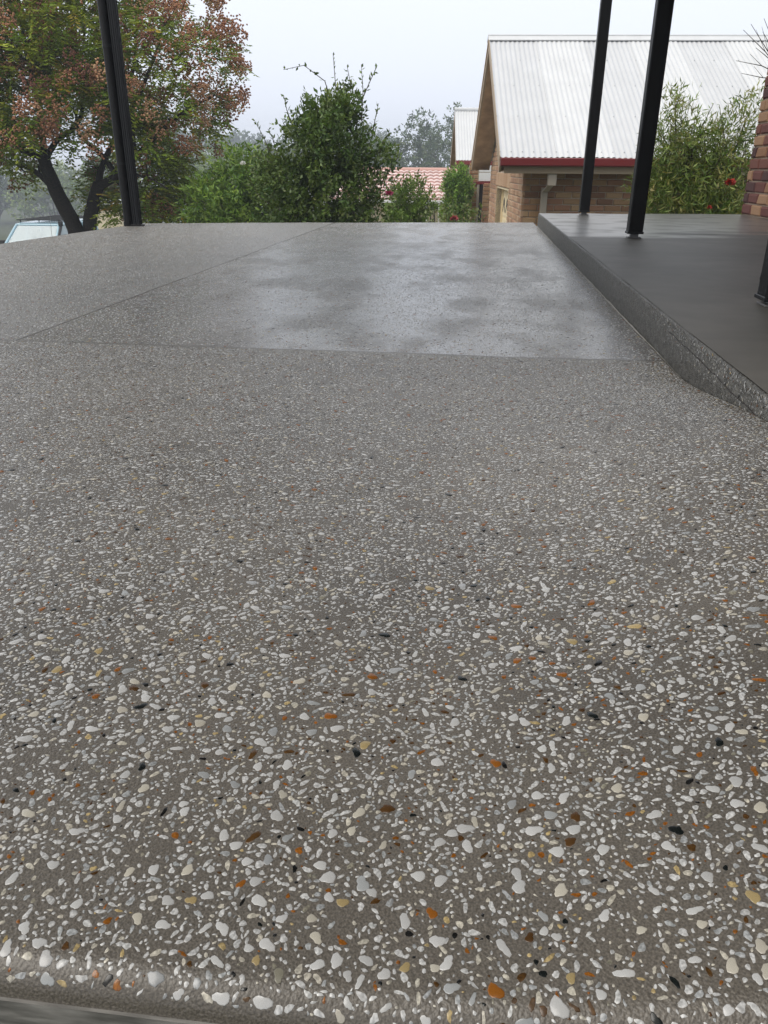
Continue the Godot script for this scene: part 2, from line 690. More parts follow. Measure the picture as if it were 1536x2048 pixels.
func build_patio() -> void:
	var t := setting("patio_pavement", "glossy grey exposed aggregate concrete slab speckled with white, orange and black stones", "pavement", Vector3.ZERO, -YAW_PATIO)
	# the bed under the panels and its formed front face
	var s := Shape.new()
	var pts := [Vector3(EDGE - 0.005, -0.42, -NEAR - 0.01), Vector3(EDGE - 0.005, -0.42, -far_edge(EDGE) + 0.006), Vector3(-1.39, -0.42, -far_edge(-1.39) + 0.006), Vector3(-2.82, -0.42, -far_edge(-2.83) + 0.006), Vector3(left_edge(NEAR) + 0.006, -0.42, -NEAR - 0.01)]
	s.prism(pts, Vector3(0, 0.408, 0))
	part(t, "bed", s, M.formed)
	M.cement_1.clearcoat_texture = wet_map(420, 760, 5, 1.0, 0.35, 0.14)
	M.cement_1.roughness = 0.4
	M.cement_1.uv1_scale = Vector3(0.55, 0.17, 1)
	M.cement_1.uv1_offset = Vector3(0.71, -0.33, 0)
	M.cement_2.uv1_scale = Vector3(0.4, 0.4, 1)
	panel(t, "near_panel", M.cement_0, func(v): return left_edge(v), EDGE - 0.004, NEAR, func(_u): return CROSS - 0.0005, "near half of the slab, dense with white stones")
	panel(t, "wet_panel", M.cement_1, func(_v): return ALONG + 0.0012, EDGE - 0.004, CROSS + 0.0005, func(u): return far_edge(u), "far panel with patches of rain water")
	panel(t, "dull_panel", M.cement_2, func(v): return left_edge(v), ALONG - 0.0012, CROSS + 0.0005, func(u): return far_edge(u), "far left panel, duller and drier")
	s = Shape.new()
	s.span(Vector3(left_edge(NEAR), -0.36, -NEAR - 0.02), Vector3(EDGE - 0.004, -0.021, -NEAR + 0.002), 0.0)
	part(t, "front_face", s, M.formed)
	lay_stones(t)


func build_veranda() -> void:
	var t := setting("veranda_pavement", "raised dark grey trowelled concrete veranda floor beyond the speckled step", "pavement", Vector3.ZERO, -YAW_PATIO)
	var v0 := -1.2
	var u1 := 2.6
	# the top, with a map of where rain has blown in
	var f := FastNoiseLite.new()
	f.seed = 8
	f.frequency = 0.014
	f.fractal_octaves = 5
	var w := 256
	var h := 640
	var im := Image.create(w, h, false, Image.FORMAT_RGB8)
	var tint := Image.create(w, h, false, Image.FORMAT_RGB8)
	for y in h:
		for x in w:
			var u := EDGE + (u1 - EDGE) * x / w
			var v := v0 + (7.5 - v0) * y / h
			var streak := f.get_noise_2d(x * 0.55, y * 2.2)
			var k := (v - 4.62 - 0.34 * (u - 1.0)) * 2.6 + streak * 1.5
			var wet := clampf(k, 0.0, 1.0)
			var g := lerpf(0.0, clampf(1.0 - 1.1 * maxf(0.0, f.get_noise_2d(x * 1.7 + 90.0, y * 3.0)), 0.0, 1.0), wet)
			im.set_pixel(x, y, Color(g, g, g))
			var fine := f.get_noise_2d(x * 5.0, y * 9.0) * 0.06 + f.get_noise_2d(x * 0.8 + 400.0, y * 1.6) * 0.14
			var d := 0.86 + fine
			# leaf-brown stains left by puddles beside the posts
			for st in [[1.12, 6.72, 0.16, 0.09], [0.72, 6.98, 0.13, 0.06], [1.16, 4.95, 0.17, 0.08]]:
				var e := Vector2((u - st[0]) / st[2], (v - st[1]) / st[3]).length() + streak * 0.8
				if e < 1.0:
					d *= 0.55
			tint.set_pixel(x, y, Color(d, d * 0.99, d * 0.965))
	var m := mat(0.135, 0.131, 0.124, 1.0)
	m.roughness = 0.55
	m.clearcoat_enabled = true
	m.clearcoat_roughness = 0.28
	m.clearcoat_texture = ImageTexture.create_from_image(im)
	m.albedo_texture = ImageTexture.create_from_image(tint)
	m.texture_repeat = false
	var s := Shape.new()
	var nu := 64
	var nv := 270
	var g2 := []
	var rise := func(a: float, b: float) -> float: return bump_noise.get_noise_2d(a * 70.0 + 300.0, b * 70.0) * 0.002 + bump_noise.get_noise_2d(a * 260.0 + 900.0, b * 420.0) * 0.0011
	for j in nv + 1:
		var row := []
		for i in nu + 1:
			var u := lerpf(EDGE + 0.004, u1, float(i) / nu)
			var ve := 7.06 + (u - EDGE) * 0.155
			var v := lerpf(v0, ve, float(j) / nv)
			var e := 0.02
			var hh: float = rise.call(u, v)
			var hx: float = rise.call(u + e, v)
			var hv: float = rise.call(u, v + e)
			row.append(s.vert(Vector3(u, STEP + hh, -v), Vector3(hh - hx, e, hv - hh).normalized(), Vector2((u - EDGE) / (u1 - EDGE), (v - v0) / (7.5 - v0))))
		g2.append(row)
	for j in nv:
		for i in nu:
			s.tri(g2[j][i], g2[j][i + 1], g2[j + 1][i + 1])
			s.tri(g2[j][i], g2[j + 1][i + 1], g2[j + 1][i])
	part(t, "floor_top", s, m)
	# body with an uneven arris
	var b := Shape.new()
	var n := 260
	var prof := [[EDGE + 0.005, STEP - 0.001], [EDGE + 0.0015, STEP - 0.004], [EDGE, STEP - 0.009], [EDGE - 0.001, 0.03], [EDGE, -0.4]]
	var ring := []
	for j in n + 1:
		var v := lerpf(v0, 7.06, float(j) / n)
		var wob := f.get_noise_1d(v * 900.0) * 0.003
		var wob2 := f.get_noise_1d(v * 160.0 + 50.0) * 0.004
		var row := []
		for k in prof.size():
			var x: float = prof[k][0] + (wob if k in [1, 2] else 0.0) + wob2 * (0.0 if k == 0 else 1.0)
			row.append(b.vert(Vector3(x, prof[k][1], -v), [Vector3.UP, Vector3(-0.6, 0.8, 0), Vector3(-0.95, 0.3, 0), Vector3.LEFT, Vector3.LEFT][k], Vector2(v, prof[k][1])))
		ring.append(row)
	for j in n:
		for k in prof.size() - 1:
			b.tri(ring[j][k], ring[j + 1][k], ring[j + 1][k + 1])
			b.tri(ring[j][k], ring[j + 1][k + 1], ring[j][k + 1])
	var vend := 7.06 + (u1 - EDGE) * 0.155
	b.face([Vector3(EDGE, STEP - 0.002, -7.06), Vector3(u1, STEP - 0.002, -vend), Vector3(u1, -0.4, -vend), Vector3(EDGE, -0.4, -7.06)], Vector3(0, 0, -1))
	var riser := part(t, "riser", b, M.riser)
	riser.set_meta("label", "speckled face of the step")
	# a fine crack along the face, filled with dirt, and the bead of sealant at its foot
	var cr := Shape.new()
	var bead := Shape.new()
	var line := []
	var rad := []
	for j in 60:
		var v := lerpf(1.25, 2.05, j / 59.0)
		line.append(Vector3(EDGE - 0.0008 + f.get_noise_1d(v * 160.0 + 50.0) * 0.004, STEP - 0.042 + 0.012 * (v - 1.25) + f.get_noise_1d(v * 500.0) * 0.006, -v))
		rad.append(0.0009 + 0.0006 * absf(f.get_noise_1d(v * 700.0)))
	cr.tube(line, rad, 5)
	part(t, "crack", cr, M.dark_opening)
	line = []
	rad = []
	for j in 200:
		var v := lerpf(1.85, 7.04, j / 199.0)
		line.append(Vector3(EDGE - 0.004 + f.get_noise_1d(v * 400.0) * 0.002, lie(EDGE, v) + 0.002, -v))
		rad.append((0.0024 + f.get_noise_1d(v * 800.0 + 9.0) * 0.002) * (0.15 + 0.85 * smooth(1.85, 2.6, v)))
	bead.tube(line, rad, 6)
	part(t, "sealant_bead", bead, M.sealant)
	# stones in the face and along the arris
	var st := Shape.new()
	for k in 5400:
		var v := 0.9 + 6.1 * pow(rng.randf(), 1.5)
		var y := rng.randf_range(0.004, STEP - 0.004)
		if rng.randf() < 0.22:
			y = STEP - 0.004 - absf(rng.randfn(0.0, 0.008))
		var lo := lie(EDGE - 0.01, v)
		if y < lo:
			continue
		var r := rng.randf_range(0.0012, 0.0036)
		st.col = stone_color()
		st.col = st.col.lerp(Color(0.16, 0.155, 0.14), rng.randf_range(0.05, 0.7))
		var q := rng.randf() * TAU
		stone(st, Vector3(EDGE - 0.0006 + f.get_noise_1d(v * 160.0 + 50.0) * 0.004, y, -v), Vector3(0, cos(q), sin(q)) * r * 1.3, Vector3(0, -sin(q), cos(q)) * r * 0.8, Vector3.LEFT, stone_outline(6), r * 0.1, false)
	var o := part(t, "stone_chips", st, M.pebble, true)
	o.set_meta("kind", "stuff")


# ---------------------------------------------------------------- posts
func build_posts() -> void:
	var names := ["black square veranda post standing farthest away, against the white roof", "black square veranda post in the middle of the row, before the green bush", "black veranda post cut by the right edge of the picture, splashed with cement"]
	var vs := [6.88, 4.6, 2.31]
	var turn := Basis(Vector3.UP, -YAW_PATIO)
	for k in 3:
		var t := thing("veranda_post", names[k], "post", turn * Vector3([0.85, 0.85, 0.832][k], STEP, -vs[k]), -YAW_PATIO, "black veranda posts")
		var s := Shape.new()
		var lift: float = 0.028 if k < 2 else 0.02
		s.box(Vector3(0, lift + 1.19, 0), Vector3(0.078, 2.38, 0.078), 0.005)
		part(t, "shaft", s, M.post)
		s = Shape.new()
		s.box(Vector3(0, lift * 0.5 + 0.002, 0), Vector3(0.042, lift + 0.004, 0.042), 0.003)
		s.box(Vector3(0, 0.003, 0), Vector3(0.07, 0.006, 0.07), 0.001)
		part(t, "base_stub", s, M.galvanised)
		s = Shape.new()
		s.box(Vector3(0, lift + 0.001, 0), Vector3(0.086, 0.012, 0.086), 0.002)
		part(t, "end_cap", s, M.charcoal)
		if k == 2:
			s = Shape.new()
			var f := FastNoiseLite.new()
			f.frequency = 0.3
			for j in 46:
				var a := rng.randf()
				var p := Vector3(rng.randf_range(-0.036, 0.036), lift + 0.012 + 0.22 * a * a, 0.0394)
				if rng.randf() < 0.6:
					p = Vector3(-0.0394, p.y, rng.randf_range(-0.036, 0.036))
				var nr := Vector3.BACK if p.z > 0.039 else Vector3.LEFT
				var tx := Vector3.UP.cross(nr)
				stone(s, p, tx * rng.randf_range(0.0015, 0.006), Vector3.UP * rng.randf_range(0.002, 0.012), nr, stone_outline(7), 0.0006, false)
			part(t, "cement_splashes", s, M.grime).set_meta("kind", "stuff")
	# the pair at the far left corner: a ribbed aluminium post and a round downpipe
	var lp := turn * Vector3(-2.745, 0.0, -6.37)
	var t2 := thing("patio_post", "charcoal ribbed aluminium post at the far left corner of the slab", "post", lp, -YAW_PATIO)
	var s2 := Shape.new()
	s2.box(Vector3(0, 1.2, 0), Vector3(0.058, 2.38, 0.058), 0.004)
	part(t2, "shaft", s2, M.charcoal)
	for x in [-0.02, -0.004, 0.013]:
		var r := Shape.new()
		r.box(Vector3(x, 1.2, 0.031), Vector3(0.008, 2.38, 0.006), 0.0015)
		part(t2, "rib", r, M.charcoal)
	for x in [-0.012, 0.012]:
		var r := Shape.new()
		r.box(Vector3(0.031, 1.2, x), Vector3(0.006, 2.38, 0.008), 0.0015)
		part(t2, "rib", r, M.charcoal)
	s2 = Shape.new()
	s2.box(Vector3(0, 0.006, 0), Vector3(0.085, 0.014, 0.085), 0.003)
	part(t2, "base_plate", s2, M.post)
	var t3 := thing("downpipe", "black round downpipe strapped to the left of the ribbed post", "downpipe", lp + turn * Vector3(-0.072, 0, 0.004), -YAW_PATIO)
	s2 = Shape.new()
	s2.tube([Vector3(0, 0.005, 0), Vector3(0, 2.36, 0)], [0.036, 0.036], 28)
	part(t3, "pipe", s2, M.post)
	for y in [0.45, 1.25, 2.0]:
		s2 = Shape.new()
		s2.tube([Vector3(0, y, 0), Vector3(0, y + 0.02, 0)], [0.038, 0.038], 28)
		part(t3, "strap", s2, M.charcoal)
	s2 = Shape.new()
	s2.tube([Vector3(0, 0.0, 0), Vector3(0, 0.03, 0)], [0.041, 0.041], 28)
	part(t3, "shoe", s2, M.post)


# ---------------------------------------------------------------- brickwork
func brick_meshes(count: int, rough: float, length := 0.23, height := 0.076) -> Array:
	var out := []
	for k in count:
		var s := Shape.new()
		var hx := length * 0.5
		var hy := height * 0.5
		var b := 0.01
		var q := []
		for sy in [-1.0, 1.0]:
			for sx in [-1.0, 1.0]:
				q.append(Vector3(sx * (hx - b) + rng.randf_range(-rough, rough), sy * (hy - b) + rng.randf_range(-rough, rough) * 0.7, rng.randf_range(0.0, rough)))
		var o := []
		for sy in [-1.0, 1.0]:
			for sx in [-1.0, 1.0]:
				o.append(Vector3(sx * hx + rng.randf_range(-rough, rough) * 0.5, sy * hy + rng.randf_range(-rough, rough) * 0.4, -b))
		s.face([q[0], q[1], q[3], q[2]], Vector3(0, 0, 1))
		for e in [[0, 1, Vector3.DOWN], [1, 3, Vector3.RIGHT], [3, 2, Vector3.UP], [2, 0, Vector3.LEFT]]:
			var nn: Vector3 = (Vector3(0, 0, 1) + e[2]).normalized()
			s.face([q[e[0]], q[e[1]], o[e[1]], o[e[0]]], nn)
			var back := Vector3(0, 0, -0.03)
			s.face([o[e[0]], o[e[1]], o[e[1]] + back, o[e[0]] + back], e[2])
		out.append(s)
	return out


# bricks laid over a rectangle of a wall: place(a, y) gives the transform of a brick whose middle is at a along the wall and y up.
# shown(a, y) says 0 leave out, 1 a brick of its own, 2 a brick in the joined rest
func lay_bricks(parent: Node3D, kinds: Array, mats: Array, tones: Array, a0: float, a1: float, y0: float, y1: float, place: Callable, shown: Callable, length := 0.23, rest_name := "brickwork") -> void:
	var full := []
	for k in kinds:
		full.append(k.mesh())
	var rest := Shape.new()
	var rows := int(ceil((y1 - y0) / 0.086))
	for r in rows:
		var y := y0 + (r + 0.5) * 0.086
		var step := length + 0.01
		var a := a0 + (0.0 if r % 2 == 0 else -step * 0.5)
		while a < a1 - 0.02:
			var lo := maxf(a, a0)
			var hi := minf(a + length, a1)
			var mid := (lo + hi) * 0.5
			var what: int = shown.call(mid, y) if hi - lo > 0.04 else 0
			if what > 0:
				var k := rng.randi() % kinds.size()
				var tone := rng.randi() % mats.size()
				var tf: Transform3D = place.call(mid, y)
				tf.basis = tf.basis * Basis.from_scale(Vector3((hi - lo) / length, 1, 1)) * Basis(Vector3(0, 1, 0), rng.randf_range(-0.01, 0.01))
				if what == 1:
					put(parent, "brick", full[k], mats[tone], tf)
				else:
					var src: Shape = kinds[k]
					var base := rest.v.size()
					rest.col = Color(tones[tone][0], tones[tone][1], tones[tone][2])
					for n in src.v.size():
						rest.vert(tf * src.v[n], (tf.basis * src.n[n]).normalized(), src.uv[n])
					for n in src.ix:
						rest.ix.append(base + n)
			a += step
	if rest.v.size() > 0:
		part(parent, rest_name, rest, M.brick_stuff, true).set_meta("kind", "stuff")


func corrugated(at_u: float, width: float, eave: Vector2, ridge: Vector2, pitch := 0.076, lift := 0.0) -> Shape:
	# eave and ridge are (distance back, height)
	var s := Shape.new()
	var slope := ridge - eave
	var nrm := Vector3(0, slope.x, slope.y).normalized()
	if slope.x < 0.0:
		nrm = Vector3(0, -slope.x, -slope.y).normalized()
	var per := 8
	var n := int(round(width / pitch * per))
	var prev := []
	for k in n + 1:
		var u := at_u + width * k / n
		var q := TAU * (u - at_u) / pitch
		var off := cos(q) * 0.0075 + lift
		var du := -sin(q) * 0.0075 * TAU / pitch
		var m := (nrm - Vector3.RIGHT * du).normalized()
		var row := []
		for e in 2:
			var p := eave if e == 0 else ridge
			row.append(s.vert(Vector3(u, p.y, -p.x) + nrm * off, m, Vector2(u, e)))
		if prev.size():
			s.tri(prev[0], row[0], row[1])
			s.tri(prev[0], row[1], prev[1])
		prev = row
	return s


func build_garage() -> void:
	var t := thing("brick_garage", "brick garage with white corrugated gable roof and dark red gutter", "garage", W(1.953, 0, 12.0), -YAW_HOUSES)
	var floor_y := -1.9
	var eave := Vector2(-0.53, 0.585)
	var ridge := Vector2(3.0, 2.44)
	var back := Vector2(6.53, 0.585)
	var length := 8.2
	var left := -0.39
	# roof sheets
	var sheets := 11
	for k in sheets:
		var u := left + 0.762 * k
		part(t, "roof_sheet", corrugated(u, 0.79, eave, ridge, 0.0762, 0.006 * (k % 2)), M.steel_roof if k % 2 else M.steel_lap)
		part(t, "roof_sheet", corrugated(u, 0.79, back, ridge, 0.0762, 0.006 * (k % 2)), M.steel_roof)
	var cap := Shape.new()
	var sl := (ridge - eave).normalized()
	for side in [1.0, -1.0]:
		var p0 := Vector3(left - 0.02, ridge.y + 0.035, -ridge.x)
		var p1 := p0 + Vector3(0, -sl.y * 0.17, side * sl.x * 0.17)
		var along := Vector3(length + 0.2, 0, 0)
		cap.face([p0, p0 + along, p1 + along, p1], Vector3(0, sl.x, side * sl.y))
		cap.face([p1, p1 + along, p1 + along + Vector3(0, -0.012, 0), p1 + Vector3(0, -0.012, 0)], Vector3(0, 0, side))
	cap.tube([Vector3(left - 0.02, ridge.y + 0.035, -ridge.x), Vector3(left + length + 0.18, ridge.y + 0.035, -ridge.x)], [0.018, 0.018], 10)
	part(t, "ridge_cap", cap, M.steel_roof)
	var sc := Shape.new()
	for row in [0.03, 0.29, 0.54, 0.77]:
		var k := 0
		while k < 106:
			var u: float = left + 0.0762 * k
			var p := eave.lerp(ridge, row)
			if row > 0.1 and rng.randf() < 0.25:
				k += 1
			sc.box(Vector3(u, p.y + 0.016, -p.x), Vector3(0.013, 0.008, 0.013), 0.002, Basis(Vector3.RIGHT, atan2(sl.y, sl.x)))
			k += 2 if row < 0.1 else [4, 5, 3][k % 3]
	part(t, "roofing_screws", sc, M.screw).set_meta("kind", "stuff")
	# gutter: a quad profile along the eave, fascia behind it, soffit back to the wall
	var g := Shape.new()
	var ev := -0.5
	g.prism([Vector3(left, 0.58, -ev + 0.13), Vector3(left, 0.572, -ev + 0.145), Vector3(left, 0.49, -ev + 0.135), Vector3(left, 0.475, -ev + 0.12), Vector3(left, 0.475, -ev + 0.022), Vector3(left, 0.565, -ev + 0.022), Vector3(left, 0.565, -ev + 0.03), Vector3(left, 0.485, -ev + 0.03), Vector3(left, 0.485, -ev + 0.115), Vector3(left, 0.56, -ev + 0.125)], Vector3(length, 0, 0))
	part(t, "gutter", g, M.gutter)
	g = Shape.new()
	g.span(Vector3(left + 0.06, 0.385, -ev), Vector3(left + length, 0.56, -ev + 0.02), 0.003)
	part(t, "fascia", g, M.tan)
	g = Shape.new()
	g.span(Vector3(0.0, 0.41, 0.0), Vector3(left + length, 0.418, -ev - 0.001))
	part(t, "eave_soffit", g, M.tan_dark)
	# gable: barge boards and sloping soffits on both sides of the ridge
	for side in 2:
		var lo: Vector2 = eave if side == 0 else back
		var sdir := (ridge - lo).normalized()
		var down := Vector2(sdir.y, -sdir.x) if side == 0 else Vector2(-sdir.y, sdir.x)
		var bb := Shape.new()
		var a := lo + down * 0.02
		var b := ridge + down * 0.02
		var d := down * 0.19
		bb.prism([Vector3(left, a.y, -a.x), Vector3(left, b.y, -b.x), Vector3(left, b.y + d.y, -b.x - d.x * 0.0), Vector3(left, a.y + d.y, -a.x - d.x)], Vector3(0.03, 0, 0))
		part(t, "barge_board", bb, M.tan)
		bb = Shape.new()
		var a2 := lo - down * 0.02
		var b2 := ridge - down * 0.02
		bb.prism([Vector3(left - 0.012, a2.y, -a2.x), Vector3(left - 0.012, b2.y, -b2.x), Vector3(left - 0.012, b2.y + d.y * 0.42, -b2.x), Vector3(left - 0.012, a2.y + d.y * 0.42, -a2.x)], Vector3(0.01, 0, 0))
		part(t, "barge_capping", bb, M.tan if side == 0 else M.tan_dark)
		bb = Shape.new()
		var a3 := lo + down * 0.2
		var b3 := ridge + down * 0.2
		bb.prism([Vector3(left + 0.03, a3.y, -a3.x), Vector3(left + 0.03, b3.y, -b3.x), Vector3(left + 0.03, b3.y + 0.012, -b3.x), Vector3(left + 0.03, a3.y + 0.012, -a3.x)], Vector3(-left - 0.03, 0, 0))
		part(t, "gable_soffit", bb, M.tan_dark)
	# the far end of the gable eave is boxed in
	g = Shape.new()
	g.span(Vector3(left + 0.03, 0.36, -6.1), Vector3(-0.002, 0.372, -6.52))
	part(t, "eave_box", g, M.tan)
	# mortar cores of the walls; the gable has a door opening
	var door0 := 2.0
	var door1 := 4.4
	var door_top := 0.13
	g = Shape.new()
	g.span(Vector3(0.0, floor_y, -0.016), Vector3(length - 0.4, 0.41, -0.11))
	part(t, "wall_core", g, M.mortar)
	g = Shape.new()
	g.prism([Vector3(0.012, floor_y, -0.1), Vector3(0.012, floor_y, -door0), Vector3(0.012, 0.45, -door0), Vector3(0.012, 0.45, -0.1)], Vector3(0.1, 0, 0))
	g.prism([Vector3(0.012, floor_y, -door1), Vector3(0.012, floor_y, -6.0), Vector3(0.012, 0.45, -6.0), Vector3(0.012, 0.45, -door1)], Vector3(0.1, 0, 0))
	g.prism([Vector3(0.012, door_top + 0.01, -door0), Vector3(0.012, door_top + 0.01, -door1), Vector3(0.012, 0.45, -door1), Vector3(0.012, 0.45, -door0)], Vector3(0.1, 0, 0))
	g.prism([Vector3(0.012, 0.45, 0.0), Vector3(0.012, 0.45, -6.0), Vector3(0.012, 2.12, -3.0)], Vector3(0.1, 0, 0))
	part(t, "gable_core", g, M.mortar)
	g = Shape.new()
	g.span(Vector3(0.1, floor_y, -5.9), Vector3(length - 0.4, 0.45, -6.0))
	g.span(Vector3(length - 0.5, floor_y, -0.1), Vector3(length - 0.4, 0.45, -5.9))
	part(t, "back_walls", g, M.mortar)
	var tones := [[0.5, 0.31, 0.165], [0.44, 0.25, 0.13], [0.55, 0.36, 0.2], [0.36, 0.19, 0.1], [0.46, 0.24, 0.14], [0.28, 0.145, 0.08]]
	var kinds := brick_meshes(8, 0.006)
	lay_bricks(t, kinds, M.bricks, tones, 0.0, length - 0.4, -0.63, 0.4, func(a, y): return Transform3D(Basis.IDENTITY, Vector3(a, y, 0.0)), func(a, _y): return 1 if a < 2.6 else 2, 0.23, "brickwork")
	var turned := Basis(Vector3.UP, -PI / 2)
	var lit_tones := [[0.62, 0.41, 0.26], [0.56, 0.35, 0.21], [0.66, 0.46, 0.3], [0.48, 0.28, 0.17], [0.58, 0.34, 0.22], [0.42, 0.24, 0.15]]  # same bricks as the front wall, lightened to look lit
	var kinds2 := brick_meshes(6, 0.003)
	lay_bricks(t, kinds2, M.lit_bricks, lit_tones, -0.005, 6.0, -0.63, 2.1, func(a, y): return Transform3D(turned, Vector3(0.0, y, -a)), func(a, y):
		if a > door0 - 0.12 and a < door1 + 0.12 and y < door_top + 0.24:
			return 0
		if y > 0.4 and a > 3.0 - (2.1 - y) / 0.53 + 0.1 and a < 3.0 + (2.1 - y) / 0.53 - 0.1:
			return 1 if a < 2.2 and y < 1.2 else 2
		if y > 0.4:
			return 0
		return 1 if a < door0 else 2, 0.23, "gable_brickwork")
	# soldier course over the door
	var soldier := Shape.new()
	var z := door0 - 0.12
	var sk := brick_meshes(3, 0.003)
	var sm := []
	for k in sk:
		sm.append(k.mesh())
	while z < door1 + 0.12:
		put(t, "soldier_brick", sm[rng.randi() % 3], M.lit_bricks[[0, 2, 1, 2][rng.randi() % 4]], Transform3D(turned * Basis(Vector3(0, 0, 1), PI / 2), Vector3(-0.004, door_top + 0.125, -z - 0.038)))
		z += 0.086
	# brick jambs under the lintel
	for side in [door0 - 0.125, door1 + 0.003]:
		for r in 9:
			put(t, "jamb_brick", sm[r % 3], M.lit_bricks[rng.randi() % 6], Transform3D(turned * Basis.from_scale(Vector3(0.5, 1, 1)), Vector3(0.0, -0.63 + (r + 0.5) * 0.086, -side - 0.06)))
	# the roller door in its opening
	var door := Shape.new()
	door.span(Vector3(0.16, floor_y, -door0), Vector3(0.2, door_top + 0.1, -door1))
	var dd := part(t, "garage_door", door, M.cream)
	var rows := 4
	for r in rows:
		for c in 4:
			var pn := Shape.new()
			pn.span(Vector3(0.146, floor_y + 0.06 + r * 0.48, -door0 - 0.08 - c * 0.585), Vector3(0.161, floor_y + 0.5 + r * 0.48, -door0 - 0.58 - c * 0.585), 0.012)
			part(dd, "door_panel", pn, M.cream)
			if r == rows - 1:
				for q in 5:
					var lt := Shape.new()
					var an := PI * (0.12 + 0.19 * q)
					var mid := Vector3(0.143, floor_y + 0.12 + r * 0.48 + sin(an) * 0.2, -door0 - 0.33 - c * 0.585 + cos(an) * 0.16)
					lt.box(mid, Vector3(0.008, 0.14, 0.045), 0.003, Basis(Vector3.RIGHT, (q - 2) * 0.35))
					part(dd, "door_light", lt, M.dark_opening)
	var jamb := Shape.new()
	jamb.span(Vector3(0.02, floor_y, -door1), Vector3(0.2, door_top + 0.1, -door1 - 0.03))
	jamb.span(Vector3(0.02, floor_y, -door0 + 0.03), Vector3(0.2, door_top + 0.1, -door0))
	jamb.span(Vector3(0.02, door_top - 0.03, -door0), Vector3(0.2, door_top, -door1))
	part(t, "door_frame", jamb, M.cream)
	# rain head and square downpipe near the corner
	g = Shape.new()
	g.span(Vector3(0.285, 0.235, 0.49), Vector3(0.4, 0.48, 0.39), 0.004)
	part(t, "rain_head", g, M.downpipe_tan)
	g = Shape.new()
	g.prism([Vector3(0.285, 0.235, 0.49), Vector3(0.37, 0.235, 0.49), Vector3(0.37, 0.235, 0.405), Vector3(0.285, 0.235, 0.405)], Vector3(-0.02, -0.09, -0.3))
	g.span(Vector3(0.262, floor_y, 0.03), Vector3(0.352, 0.2, 0.12), 0.006)
	part(t, "downpipe", g, M.downpipe_tan)


